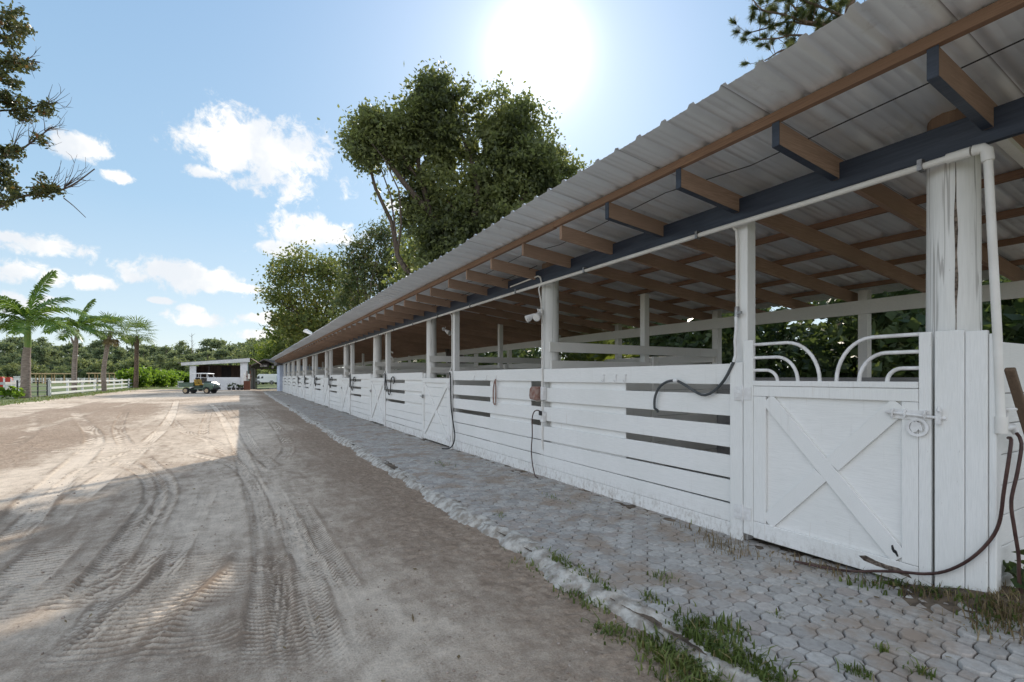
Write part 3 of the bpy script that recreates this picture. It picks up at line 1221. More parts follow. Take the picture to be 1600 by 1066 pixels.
m.tube([(3.545, 1.235, zl + .04), (3.530, 1.228, zl + .055), (3.522, 1.225, zl + .03)], .008, 6)
m.build('bolt_keeper', M_wmetal, stable)
# rotten patch and a hole in the boards
m = MB()
pts = [(1.66, .222), (1.62, .236), (1.56, .220), (1.50, .214), (1.44, .216), (1.39, .200), (1.37, .176), (1.42, .180), (1.48, .186), (1.56, .190), (1.63, .200)]
m.prism([(3.5645, a, b) for a, b in pts], (.004, 0, 0))
m.build('rotten_patch', M_rot, gate1, label='grey splintered rot in the low board')
m = MB()
pts = [(1.478, .345), (1.470, .350), (1.462, .325), (1.450, .318), (1.440, .290), (1.447, .283), (1.456, .300), (1.468, .305), (1.476, .322)]
m.prism([(3.5660, a, b) for a, b in pts], (.004, 0, 0))
m.build('hole', M_black, gate1, label='small black hole in the lower end of a brace')


def stall_gate(y0, y1):
    z0, z1 = max(.05, zb(y0) + .035), 1.385
    m = MB()
    nb = 7
    hgt = (z1 - z0 - .02) / nb
    for i in range(nb):
        dx = random.gauss(0, .001)
        m.box(3.594 + dx, 3.612 + dx, y0 + .02, y1 - .02, z0 + .01 + i * hgt + .004, z0 + .01 + (i + 1) * hgt)
    gt = m.build('stall_gate', M_board, stable, bevel=.003)
    m = MB()
    sw = .105
    m.box(3.568, 3.592, y0, y0 + sw, z0, z1)
    m.box(3.568, 3.592, y1 - sw, y1, z0, z1)
    m.box(3.569, 3.592, y0 + sw + .002, y1 - sw - .002, z1 - .095, z1 - .001)
    m.box(3.569, 3.592, y0 + sw + .002, y1 - sw - .002, z0 + .001, z0 + .10)
    m.build('gate_frame', M_vboard, gt, bevel=.004)
    cross(gt, y0 + sw + .03, y1 - sw - .03, z0 + .13, z1 - .125, .100, 3.570)
    hinge(gt, y0 - .006, z0 + .16, False)
    hinge(gt, y0 - .006, z1 - .16, False)
    m = MB()
    m.tube([(3.560, y1 - .12, .98), (3.560, y1 + .10, .98)], .009, 8)
    m.box(3.556, 3.568, y1 - .12, y1 - .02, .94, 1.02)
    m.build('sliding_bolt', M_steel, gt)
    return gt


for k in range(1, len(TP)):
    stall_gate(TP[k] + .125, RP[k + 1] + .13)

# ---- boxed corner post at the near end, and the end wall
m = MB()
m.box(3.555, 3.585, 1.025, 1.120, .08, 1.660)
m.box(3.5565, 3.586, 1.1225, 1.258, .06, 1.672)
m.box(3.560, 3.632, .990, 1.022, .08, 1.640)
m.build('boxed_corner', M_vboard, stable, bevel=.006)
m = MB()
zs = 1.605
first = True
for hgt in [.30] + [.176] * 8:
    m.box(3.64, XR, 1.040, 1.068, zs - hgt + .006, zs)
    zs -= hgt
m.build('end_wall', M_xboard, stable, bevel=.004)

# ---- rear wall, rails and partitions
ry_posts = [1.12, 3.25]
for a, b in zip(RP[1:-1], RP[2:]):
    ry_posts += [a - .1, (a + b) / 2]
ry_posts += [51.1]
for yv in ry_posts:
    m = MB()
    m.box(XR + .024, XR + .135, yv - .055, yv + .055, -.1, roof_z(XR) - .07)
    m.build('rear_post', M_dull, stable, bevel=.005)
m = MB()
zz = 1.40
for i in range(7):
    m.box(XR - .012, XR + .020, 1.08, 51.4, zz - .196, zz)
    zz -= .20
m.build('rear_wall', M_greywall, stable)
m = MB()
m.box(XR - .016, XR + .020, 5.5, 51.4, 1.66, 1.80)
m.build('rear_rail', M_dull, stable, bevel=.003)
m = MB()
for yv in np.arange(1.1, 51, 1.22):
    for xv in (3.68, 4.80, 5.92):
        m.box(xv, xv + 1.112, yv, yv + 1.212, zb(yv) - .07, zb(yv) - .035)
m.build('floor_mat', M_floor, stable)['kind'] = 'stuff'
for r in RP[1:]:
    m = MB()
    yv = r - .165
    m.box(3.635, XR - .03, yv - .02, yv + .018, 1.745, 1.880)
    m.box(3.66, XR - .03, yv - .02, yv + .018, 1.50, 1.63)
    z = 1.40
    for i in range(7):
        m.box(3.66, XR - .03, yv - .018, yv + .016, z - .192, z)
        z -= .20
    p = m.build('partition', M_dull, stable, bevel=.003)
    m = MB()
    m.box(5.40, 5.50, yv + .020, yv + .115, -.1, roof_z(5.45) - .09)
    m.box(5.505, 5.60, yv - .060, yv - .0225, 0, 1.72)
    m.build('partition_post', M_dull, p, bevel=.004)

# ---- services on the front: water pipe, conduit, outlets, tap
m = MB()
pts = [(3.557, 51, 2.662)]
for yv in np.arange(50, 1.2, -.8):
    pts.append((3.557 + random.gauss(0, .001), yv, 2.662 + random.gauss(0, .0015)))
pts += [(3.557, 1.12, 2.662)]
m.tube(pts, .0205, 10)
m.build('water_pipe', M_pvc, stable, smooth=True)
m = MB()
m.tube([(3.557, 1.20, 2.662), (3.557, 1.095, 2.662)], .028, 12)
m.tube([(3.556, 1.085, 2.662), (3.556, 1.045, 2.658), (3.556, 1.028, 2.640), (3.556, 1.024, 2.58)], .029, 12)
m.tube([(3.556, 1.024, 2.60), (3.560, 1.006, 2.1), (3.563, .988, 1.62), (3.566, .974, 1.13)], .0205, 10)
m.tube([(3.566, .974, 1.19), (3.566, .974, 1.10)], .028, 10)
m.build('down_pipe', M_pvc, stable, smooth=True)
m = MB()
for yv in list(np.arange(1.32, 51, 1.62)):
    m.box(3.528, 3.584, yv - .012, yv + .012, 2.636, 2.70)
m.build('pipe_clip', M_steel, stable)['kind'] = 'stuff'
# tap at the foot of the pipe
m = MB()
xt, yt, zt = 3.640, .985, 1.145
m.tube([(3.566, yt - .01, zt - .02), (xt, yt - .01, zt - .02), (xt + .05, yt - .02, zt - .015), (xt + .075, yt - .03, zt - .05)], [.018, .022, .020, .017], 10)
m.tube([(xt, yt - .01, zt), (xt, yt - .01, zt + .075)], .012, 8)
m.lathe((xt, yt - .01, zt + .075), [(.012, 0), (.042, .002), (.045, .010), (.040, .016), (.012, .014)], 14)
m.build('tap', M_wmetal, stable, smooth=True)
# conduit on the pole, with its boxes
m = MB()
yc = 5.53
m.tube([(3.575, 6.4, 2.775), (3.572, 5.75, 2.79), (3.572, 5.62, 2.795), (3.572, 5.56, 2.77), (3.572, yc, 2.70), (3.530, yc, 2.60), (3.580, yc + .02, 2.42), (3.585, yc, 2.2), (3.585, yc, .42)], .011, 8)
m.build('conduit', M_pvc, stable, smooth=True)
m = MB()
m.box(3.545, 3.597, yc - .085, yc - .013, 1.095, 1.275)
m.box(3.540, 3.597, yc - .080, yc - .013, .80, .94)
m.build('outlet_box', M_wmetal, stable, bevel=.006)
m = MB()
m.prism([(3.50, yc + .015, 1.085), (3.50, yc + .20, 1.095), (3.50, yc + .22, 1.15), (3.50, yc + .205, 1.25), (3.50, yc + .16, 1.275), (3.50, yc + .015, 1.28)], (.092, 0, 0))
m.build('outlet_cover', M_rust, stable, bevel=.02, label='rust brown flip cover standing open beside the outlet box')
m = MB()
m.tube([(3.22, .6 + .8 * i, roof_z(3.22) - .012 - (.035 * (i % 3))) for i in range(50)], .004, 5)
m.tube([(3.48, 5.5 + .78 * i, roof_z(3.48) - .085 - .03 * (i % 2)) for i in range(40)], .005, 5)
m.build('cable', M_black, stable)['kind'] = 'stuff'
# drop pipe with a valve on the slim post by the near gate
m = MB()
m.tube([(3.557, 2.60, 2.66), (3.605, 2.592, 2.62), (3.615, 2.592, 2.52), (3.615, 2.592, 1.98)], .011, 8)
m.build('drop_pipe', M_pvc, stable, smooth=True)
m = MB()
m.tube([(3.612, 2.592, 1.99), (3.606, 2.592, 1.90)], .018, 8)
m.tube([(3.606, 2.592, 1.93), (3.590, 2.56, 1.935)], .008, 6)
m.box(3.584, 3.594, 2.53, 2.575, 1.925, 1.945)
m.build('valve', M_steel, stable)
# drop pipes at the farther slim posts
for t in TP[1:]:
    m = MB()
    m.tube([(3.557, t + .10, 2.66), (3.61, t + .095, 2.62), (3.618, t + .095, 2.5), (3.618, t + .095, 1.62), (3.592, t + .10, 1.55), (3.565, t + .11, 1.50)], .011, 8)
    m.build('drop_pipe', M_pvc, stable, smooth=True)

# ------------------------------------------------------------------ things that hang on or lean against the stable
m = MB()
hp = [P(1158, 545, 3.98), P(1152, 556, 4.0), P(1140, 575, 4.02), P(1122, 595, 4.05), P(1100, 611, 4.10), P(1078, 618, 4.15), P(1060, 615, 4.2), P(1040, 606, 4.26), P(1022, 597, 4.34), P(1010, 595, 4.39),
      P(995, 597, 4.44), P(982, 604, 4.5), P(973, 614, 4.53), P(969, 626, 4.55), P(970, 640, 4.555), P(973, 647, 4.55)]
hpts = [(3.600, 2.592, 1.905), (3.592, 2.585, 1.80), (3.585, 2.590, 1.70)]
for q in hp[1:]:
    hpts.append((3.565, q.y, q.z))
hs = spline(hpts, .05)
hs[-2:, 0] += .035
m.tube(hs, .0125, 10)
h1 = m.build('hose', M_hose, None, smooth=True)
tag(h1, 'grey hose looping from the valve over the top boards beside the near gate', 'hose', 'hoses by the stable wall')
m = MB()
q = hs[int(len(hs) * .60)]
m.tube([(q[0] - .006, q[1] - .02, q[2]), (q[0] - .006, q[1] + .02, q[2])], .019, 10)
m.build('tape_wrap', M_wmetal, h1, label='white tape round the hose')
m = MB()
m.tube(hs[:int(len(hs) * .24)], .0132, 10)
m.build('pale_sleeve', M_wmetal, h1, smooth=True, label='pale upper length of the hose')

m = MB()
yb_ = TP[1] - .015
hs = spline([(3.556, yb_ + .08, 1.50), (3.548, yb_ + .02, 1.40), (3.552, yb_ + .02, 1.1), (3.552, yb_ - .01, .80), (3.545, yb_ - .12, .55), (3.53, yb_ - .24, .33), (3.50, yb_ - .27, .18), (3.46, yb_ - .2, .075), (3.42, yb_ - .10, .045), (3.36, yb_ - .02, .042)], .04)
m.tube(hs, .012, 9)
tag(m.build('hose', M_black, None, smooth=True), 'black hose hanging down beside the second gate to the pavers', 'hose', 'hoses by the stable wall')

m = MB()
hs = spline([(3.60, .955, 1.075), (3.565, .935, 1.07), (3.535, .935, .98), (3.535, .955, .80), (3.54, .975, .62), (3.535, 1.02, .50), (3.532, 1.10, .38), (3.535, 1.20, .285), (3.535, 1.30, .235), (3.535, 1.42, .205), (3.53, 1.55, .165), (3.50, 1.68, .125), (3.46, 1.85, .105), (3.42, 2.0, .100)], .03)
m.tube(hs, .0085, 9)
hs = spline([(3.645, .935, 1.10), (3.62, .91, 1.05), (3.60, .92, .90), (3.585, .94, .74), (3.590, .93, .60), (3.615, .92, .45), (3.63, .92, .30), (3.64, .90, .18)], .03)
m.tube(hs, .0085, 9)
tag(m.build('hose', M_redhose, None, smooth=True), 'dark red hose slung from the tap across the foot of the near gate', 'hose', 'hoses by the stable wall')

m = MB()
hs = spline([(3.535, yc - .05, .93), (3.51, yc - .02, .955), (3.50, yc + .06, .94), (3.505, yc + .13, .84), (3.53, yc + .17, .6), (3.535, yc + .20, .42), (3.52, yc + .16, .25), (3.48, yc + .05, .13), (3.44, yc - .05, .085), (3.42, yc - .15, .075)], .03)
m.tube(hs, .008, 8)
cord = tag(m.build('power_cord', M_redhose, None, smooth=True), 'thin dark cord plugged into the outlet box below the twin floodlight pole', 'cord')
m = MB()
m.box(3.512, 3.538, yc - .07, yc - .02, .89, .95)
m.build('plug', M_black, cord, bevel=.006)

yv = YX(773, 3.57)
m = MB()
m.tube(spline([(3.585, yv, 1.37), (3.575, yv + .02, 1.33), (3.572, yv + .055, 1.18), (3.572, yv + .045, 1.0), (3.572, yv, .965), (3.572, yv - .03, 1.0), (3.572, yv - .035, 1.2), (3.578, yv - .01, 1.33), (3.585, yv, 1.37)], .03), .011, 8)
tag(m.build('lead_rope', M_rust, None, smooth=True), 'reddish lead rope looped over a hook on the top board', 'rope')

# black halters slung by the farther slim posts
ords = ['third', 'fourth', 'fifth', 'sixth', 'seventh', 'eighth']
m = MB()
ya = TP[2] - .05
for pts in ([(3.57, ya + .06, 1.52), (3.56, ya, 1.40), (3.556, ya - .02, 1.18), (3.55, ya - .03, 1.05), (3.555, ya, 1.12)],
            [(3.57, ya + .02, 1.50), (3.552, ya - .14, 1.30), (3.548, ya - .30, 1.10), (3.548, ya - .46, .93), (3.550, ya - .60, 1.02), (3.550, ya - .66, 1.30), (3.552, ya - .78, 1.41), (3.552, ya - .92, 1.40), (3.555, ya - .99, 1.28), (3.556, ya - .86, 1.24)],
            [(3.552, ya - .62, 1.15), (3.54, ya - .72, 1.36), (3.545, ya - .86, 1.42)]):
    m.tube(spline(pts, .04), .014, 7)
halter = m.build('halter', M_black, None, smooth=True)
tag(halter, 'black rope halter hung on the wall just beyond the third gate', 'halter', 'halters hung along the stable wall')
for k in range(3, 8):
    c = halter.copy()
    COL.objects.link(c)
    c.location.y = TP[k] - TP[2]
    c.scale.z = 1.0
    c['label'] = 'black rope halter hung on the wall by the %s gate from the camera' % ords[k - 2]

# floodlights
M_lens = mat_plain('lamp_glass', (.70, .70, .66), (.8, .8, .78), 8, .12, spec=.6)


def floodlight(loc, rot, label):
    t = thing('floodlight', label, 'lamp', loc, 'twin floodlights on the stable')
    m = MB()
    m.lathe((0, 0, 0), [(.055, -.02), (.058, .0), (.050, .02), (.02, .03)], 14, 'x')
    m.tube([(-.02, 0, 0), (-.05, 0, .02), (-.06, 0, .06)], .012, 8)
    m.build('mount', M_wmetal, t, smooth=True, local=True)
    for s in (-1, 1):
        m = MB()
        m.tube([(-.03, s * .02, -.01), (-.06, s * .06, -.03)], .014, 8)
        d = Vector((-.75, s * .45, -.48)).normalized()
        c = Vector((-.06, s * .065, -.035))
        pts = [c + d * a for a in (0, .02, .06, .10, .16, .175)]
        m.tube(pts, [.022, .034, .040, .052, .064, .064], 14)
        hd = m.build('lamp_head', M_wmetal, t, smooth=True, local=True)
        m = MB()
        m.tube([c + d * .176, c + d * .180, c + d * .186], [.056, .054, .03], 14)
        m.build('lens', M_lens, hd, smooth=True, local=True)
    t.rotation_euler = (0, 0, rot)
    t.scale = (.82, .82, .82)
    return t


f1 = floodlight((3.615, 5.62, 2.30), R(4), 'white twin-headed floodlight on the pole midway along the first board wall')
f2 = floodlight((4.02, RP[2] - .02, 2.50), R(150), 'white twin-headed floodlight behind the pole of the second gate')
# fitting on a stalk at the roof edge
t = thing('floodlight', 'white floodlight on a stalk standing on the far roof edge', 'lamp', (3.0, 24.0, roof_z(3.0)), 'twin floodlights on the stable')
m = MB()
m.tube([(0, 0, 0), (-.05, 0, .28), (-.16, 0, .40)], .02, 8)
m.build('mount', M_wmetal, t, local=True)
for s in (-1, 1):
    m = MB()
    m.bar((-.16, s * .02, .40), (-.40, s * .30, .52), .16, .10)
    m.build('lamp_head', M_wmetal, t, local=True, bevel=.02)

# bare handle leaning on the end wall
m = MB()
m.bar((3.655, .965, 1.45), (4.42, .90, .24), .045, .03, (0, 1, 0))
hd = m.build('fork_handle', M_bare, None, bevel=.008)
tag(hd, 'bare wooden tool handle leaning against the white end wall', 'handle')

# letter hung inside the fifth stall
cu_ = bpy.data.curves.new('letter', 'FONT')
cu_.body = 'S'
cu_.size = .50
cu_.extrude = .02
fo = bpy.data.objects.new('tmp_letter', cu_)
COL.objects.link(fo)
bpy.context.view_layer.update()
me = bpy.data.meshes.new_from_object(fo.evaluated_get(bpy.context.evaluated_depsgraph_get()))
bpy.data.objects.remove(fo)
lt = bpy.data.objects.new('wall_letter', me)
COL.objects.link(lt)
me.materials.clear()
me.materials.append(M_dull)
lt.location = (4.0, RP[3] - .19, 1.882)
lt.rotation_euler = (R(90), 0, 0)
tag(lt, 'white cut-out letter S standing on a partition rail inside the stable', 'letter')
# ------------------------------------------------------------------ foliage
def leaf_quads(centers, length, width, outward=None, droop=.2, jit=.35, rg=rng):
    """one pointed four-cornered blade per centre, folded along its middle"""
    n = len(centers)
    d = rg.normal(size=(n, 3))
    if outward is not None:
        d = d * .8 + outward * .7
    d[:, 2] -= droop
    d /= np.linalg.norm(d, axis=1)[:, None] + 1e-9
    u = rg.normal(size=(n, 3))
    s = np.cross(d, u)
    s /= np.linalg.norm(s, axis=1)[:, None] + 1e-9
    L = length * (1 + jit * rg.normal(size=n))[:, None]
    W = width * (1 + jit * rg.normal(size=n))[:, None]
    nrm = np.cross(s, d)
    a = centers - d * L * .5
    b = centers + s * W * .5 + nrm * W * .15
    c = centers + d * L * .5
    e = centers - s * W * .5 + nrm * W * .15
    v = np.stack([a, b, c, e], 1).reshape(-1, 3)
    f = np.arange(4 * n).reshape(-1, 4)
    return v, f


def blob_points(blobs, per_clump=26, sig=.30, rg=rng, shell=.55, keep=None):
    """clumps of leaves spread through ellipsoids; denser towards the outside"""
    out, ow = [], []
    for (cx, cy, cz, rx, ry, rz, nc) in blobs:
        d = rg.normal(size=(nc, 3))
        d /= np.linalg.norm(d, axis=1)[:, None]
        r = np.maximum(rg.random(nc) ** .4, shell * rg.random(nc))[:, None]
        r = r * (1 + .16 * rg.normal(size=(nc, 1)))
        c = np.array([cx, cy, cz]) + d * r * np.array([rx, ry, rz])
        k = rg.integers(int(per_clump * .4), int(per_clump * 1.7), nc)
        cc = np.repeat(c, k, axis=0)
        ss = np.repeat(sig * (.5 + rg.random(nc)), k)[:, None]
        p = cc + rg.normal(size=cc.shape) * ss * np.array([1, 1, .75])
        out.append(p)
        ow.append(np.repeat(d, k, axis=0))
    p, o = np.concatenate(out), np.concatenate(ow)
    if keep is not None:
        m = keep(p)
        p, o = p[m], o[m]
    return p, o


M_bark = mat_plain('bark', (.13, .10, .08), (.07, .055, .045), 6, .95, bump=.9, stretch=(3, 3, .7), bdist=.03)
M_palebark = mat_plain('grey_bark', (.27, .235, .20), (.15, .125, .10), 5, .95, bump=.9, stretch=(2, 2, 3), bdist=.03)
M_pinebark = mat_plain('pine_bark', (.20, .135, .10), (.10, .07, .055), 6, .95, bump=.8, stretch=(3, 3, .8), bdist=.03)
L_vine = mat_leaf('vine_leaves', (.070, .088, .052), (.125, .15, .078), (.22, .245, .105), .58, .42, clump=.45)
L_oak = mat_leaf('oak_leaves', (.060, .090, .032), (.12, .158, .055), (.23, .25, .085), .45, .5, (.26, .21, .05), clump=.4)
L_bright = mat_leaf('bright_leaves', (.05, .085, .02), (.10, .15, .035), (.20, .24, .055), .5, .5, clump=.4)
L_near = mat_leaf('near_leaves', (.022, .036, .016), (.048, .064, .028), (.105, .11, .045), .38, .4, (.20, .085, .03), clump=1.2)
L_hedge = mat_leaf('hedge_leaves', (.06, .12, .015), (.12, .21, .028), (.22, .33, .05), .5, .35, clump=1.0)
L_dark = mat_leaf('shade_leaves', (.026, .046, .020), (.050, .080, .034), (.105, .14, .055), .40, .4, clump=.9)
L_pine = mat_leaf('pine_needles', (.035, .060, .026), (.075, .105, .045), (.16, .18, .075), .35, .55, (.26, .20, .10), clump=.9)
L_far = mat_leaf('far_pine_leaves', (.11, .155, .095), (.18, .23, .13), (.27, .31, .17), .35, .7, clump=.14)  # distance haze painted in as paler, greyer greens
L_far2 = mat_leaf('far_broad_leaves', (.115, .16, .088), (.185, .235, .11), (.29, .315, .145), .35, .7, clump=.14)  # same painted haze on the broad-leaved trees
L_palm = mat_leaf('palm_blades', (.060, .125, .025), (.12, .21, .045), (.22, .31, .08), .35, .35, clump=1.5)
L_fan = mat_leaf('fan_blades', (.045, .095, .022), (.10, .165, .042), (.20, .26, .08), .35, .45, clump=1.5)
L_grass = mat_leaf('grass_blades', (.055, .085, .022), (.10, .145, .036), (.18, .215, .065), .35, .5, (.30, .24, .12), clump=3.0)
L_dry = mat_leaf('dry_grass', (.12, .085, .05), (.20, .15, .09), (.30, .24, .15), .3, .7, clump=3.0)


def limb(m, a, b, r0, r1, wob=.12, n=7, sides=8):
    a, b = Vector(a), Vector(b)
    L = (b - a).length
    pts, rs = [], []
    o1 = Vector((random.gauss(0, 1), random.gauss(0, 1), random.gauss(0, .4))) * wob * L
    for t in np.linspace(0, 1, n):
        pts.append(a.lerp(b, t) + o1 * math.sin(PI * t) + Vector((random.gauss(0, 1), random.gauss(0, 1), random.gauss(0, 1))) * L * .008)
        rs.append(r0 + (r1 - r0) * t ** .8)
    m.tube(pts, rs, sides)
    return pts


def broad_tree(name, label, base, height, blobs, trunk_r, bark, leaf, leaf_l, leaf_w, per_clump, sig, group=None, trunk_top=None, keep=None, extra=None):
    t = thing(name, label, 'tree', base, group)
    base = Vector(base)
    m = MB()
    top = Vector(trunk_top) if trunk_top else base + Vector((0, 0, height * .55))
    pts = limb(m, base - Vector((0, 0, .3)), top, trunk_r, trunk_r * .45, .04, 9, 12)
    for (cx, cy, cz, rx, ry, rz, nc) in blobs:
        k = random.randint(3, 7)
        st = pts[k]
        c = Vector((cx, cy, cz))
        e = limb(m, st, c, trunk_r * .42, trunk_r * .10, .08, 7, 7)
        for _ in range(4):
            d = Vector((random.gauss(0, 1), random.gauss(0, 1), random.gauss(.2, .8))).normalized()
            limb(m, e[random.randint(3, 6)], c + Vector((d.x * rx, d.y * ry, d.z * rz)) * .85, trunk_r * .12, .012, .08, 5, 5)
    m.build('trunk', bark, t, smooth=True)
    p, o = blob_points(blobs, per_clump, sig, keep=keep)
    v, f = leaf_quads(p, leaf_l, leaf_w, o)
    if extra is not None:
        v2, f2 = leaf_quads(extra, leaf_l, leaf_w, None)
        f = np.concatenate([f, f2 + len(v)])
        v = np.concatenate([v, v2])
    raw_mesh('crown', v, f, leaf, t)
    return t


def at(px, py, Z, r, n, ry=None, rz=None):
    """ellipsoid of leaves at a surveyed point; r across, rz up"""
    c = P(px, py, Z)
    return (c.x, c.y, c.z, r, ry or r, rz or r, n)


# ---- the big tree hung with vines behind the stable
ZB = 18.6
big = [at(692, 162, ZB, 1.40, 70, 1.4, 1.5), at(655, 190, ZB, 1.3, 55), at(692, 225, ZB, 1.2, 65), at(592, 205, ZB - .5, 1.35, 60, 1.4, .85),
       at(570, 232, ZB - .8, .85, 34, .9, .95), at(620, 240, ZB, 1.3, 50, 1.3, .9), at(668, 285, ZB, 1.2, 50), at(770, 205, ZB, 1.5, 85, 1.6, 1.7), at(815, 215, ZB + .5, 1.25, 65, 1.4, 1.6),
       at(840, 265, ZB, 1.4, 65), at(775, 280, ZB, 1.7, 95), at(730, 330, ZB, 1.9, 110), at(800, 340, ZB, 1.8, 85), at(870, 270, ZB + .6, .95, 26), at(895, 300, ZB + .6, .6, 9),
       at(690, 365, ZB, 1.5, 80, 1.5, 1.8), at(655, 335, ZB, .9, 26, 1, .9), at(740, 400, ZB, 1.9, 80, 1.8, 1.8), at(680, 420, ZB, 1.3, 40, 1.5, 1.5), at(860, 330, ZB + .4, 1.3, 45)]
hang = []
for (px, py0, py1) in ((605, 290, 345), (612, 300, 330), (585, 285, 315), (640, 320, 345), (860, 240, 215)):
    for q in np.linspace(0, 1, 26):
        c = P(px + 5 * math.sin(q * 4), py0 + (py1 - py0) * q, ZB - .4)
        for _ in range(2 if q < .7 else 1):
            hang.append([c.x + random.gauss(0, .09), c.y + random.gauss(0, .09), c.z + random.gauss(0, .06)])


def lets_sun_through(p):
    """gaps in the crown through which slips of sun reach the yard"""
    s = np.array(SUN)
    q = p - s[None, :] * (p[:, 2] / s[2])[:, None]
    ok = np.ones(len(p), bool)
    for (a, b, r_) in ((G(366, 890), G(225, 975), .15), (G(110, 935), G(-30, 1010), .10), (G(40, 830), G(-40, 870), .16)):
        ax, ay = a
        d = np.array([b[0] - ax, b[1] - ay])
        t = np.clip(((q[:, 0] - ax) * d[0] + (q[:, 1] - ay) * d[1]) / (d @ d), 0, 1)
        e_ = np.hypot(q[:, 0] - ax - t * d[0], q[:, 1] - ay - t * d[1])
        ok &= e_ > r_ * (.7 + .6 * rng.random(len(p)))
    return ok


bb = P(735, 590, ZB)
big = [(a, b, c, r1 * .82, r2 * .82, r3 * .80, int(n * .95)) for a, b, c, r1, r2, r3, n in big]
broad_tree('vine_tree', 'tallest dark tree smothered in vines, standing behind the stable against the sun', (bb.x, bb.y, -.05), 16, big, .42, M_bark, L_vine,
           .150, .092, 86, .21, trunk_top=P(735, 330, ZB), extra=np.array(hang), keep=lets_sun_through)

# ---- the lower trees beyond it
ZA = 60.0
blobs = [at(470, 415, ZA, 2.6, 44, 2.6, 1.9), at(440, 430, ZA, 2.0, 30, 2, 1.2), at(515, 420, ZA, 2.5, 44, 2.5, 2), at(430, 465, ZA, 1.7, 26, 2, 1.2), at(475, 465, ZA, 3.0, 60, 3, 2.4),
         at(530, 455, ZA, 3.2, 60, 3, 2.6), at(460, 500, ZA, 2.4, 42, 2.4, 1.6), at(505, 500, ZA, 3.4, 66, 3, 2.4), at(555, 480, ZA, 2.8, 46, 3, 2.4), at(480, 525, ZA, 3, 50, 3, 2)]
b0 = P(492, 590, ZA)
broad_tree('spreading_tree', 'wide green tree rising over the far half of the stable roof', (b0.x, b0.y, -.1), 16, blobs, .40, M_bark, L_oak, .40, .22, 34, .62, trunk_top=P(495, 470, ZA))
ZC = 43.0
blobs = [at(598, 368, ZC, 1.5, 32, 1.5, 1.2), at(572, 390, ZC, 1.6, 34, 1.6, 1.1), at(622, 395, ZC, 1.5, 30, 1.5, 1.3), at(555, 412, ZC, 1.3, 26, 1.4, .9), at(595, 418, ZC, 2.1, 56, 2, 1.6),
         at(635, 430, ZC, 1.5, 30, 1.6, 1.4), at(565, 445, ZC, 1.9, 40, 2, 1.4), at(610, 455, ZC, 2.2, 46, 2, 1.7), at(545, 475, ZC, 1.6, 26, 1.8, 1.3)]
b0 = P(598, 590, ZC)
broad_tree('airy_tree', 'lighter feathery tree between the vine tree and the wide green tree', (b0.x, b0.y, -.1), 14, blobs, .30, M_palebark, L_pine, .34, .12, 36, .42, trunk_top=P(600, 440, ZC))
ZD = 34.0
blobs = [at(650, 400, ZD, 1.2, 22, 1.2, 1.2), at(668, 425, ZD, 1.4, 26, 1.4, 1.3), at(642, 440, ZD, 1.4, 24, 1.4, 1.2)]
b0 = P(660, 590, ZD)
broad_tree('understorey_tree', 'small tree in shade just left of the vine tree', (b0.x, b0.y, -.1), 9, blobs, .18, M_bark, L_oak, .30, .17, 36, .40)
for (px, py, Z, r, lab, lf, nb) in ((452, 520, 74.0, 3.4, 'bright yellow-green tree at the far end of the stable roof', L_bright, 7), (436, 545, 95.0, 3.6, 'pale green tree beyond the gabled gateway', L_bright, 7),
                                    (410, 556, 112.0, 4.6, 'grey-green tree behind the white van', L_far2, 8), (470, 545, 70.0, 3.0, 'dark low tree close behind the far stable roof', L_oak, 6)):
    bl = []
    c = P(px, py, Z)
    for _ in range(nb):
        bl.append((c.x + random.gauss(0, r * .5), c.y + random.gauss(0, r * .5), c.z + random.gauss(-.5, r * .42), r * .62, r * .62, r * .5, 34))
    broad_tree('background_tree', lab, (c.x, c.y, -.1), c.z, bl, .28, M_bark, lf, .46, .26, 30, .55, group='trees beyond the far end of the stable')

# ---- dark growth behind the stable
hedge_src = []
labs = ['leafy dark shrub in the gap right of the near gate', 'dense dark shrub behind the near stall', 'dark vine-covered shrub behind the first board wall', 'tall dark shrub behind the second stall', 'broad dark shrub behind the second board wall', 'dark shrub behind the pole of the second gate', 'dark shrub behind the third board wall']


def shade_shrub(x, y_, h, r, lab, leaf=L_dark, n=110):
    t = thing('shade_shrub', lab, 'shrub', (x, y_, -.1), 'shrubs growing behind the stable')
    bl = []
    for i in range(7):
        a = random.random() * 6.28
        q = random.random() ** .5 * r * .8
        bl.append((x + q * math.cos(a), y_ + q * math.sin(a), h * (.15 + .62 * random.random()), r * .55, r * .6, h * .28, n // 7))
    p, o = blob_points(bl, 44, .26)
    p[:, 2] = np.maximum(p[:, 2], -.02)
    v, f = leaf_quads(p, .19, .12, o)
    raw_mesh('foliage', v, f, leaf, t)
    m = MB()
    for i in range(6):
        limb(m, (x + random.gauss(0, .2), y_ + random.gauss(0, .2), -.2), bl[i][:3], .045, .012, .08, 5, 6)
    m.build('stem', M_bark, t, smooth=True)
    return t


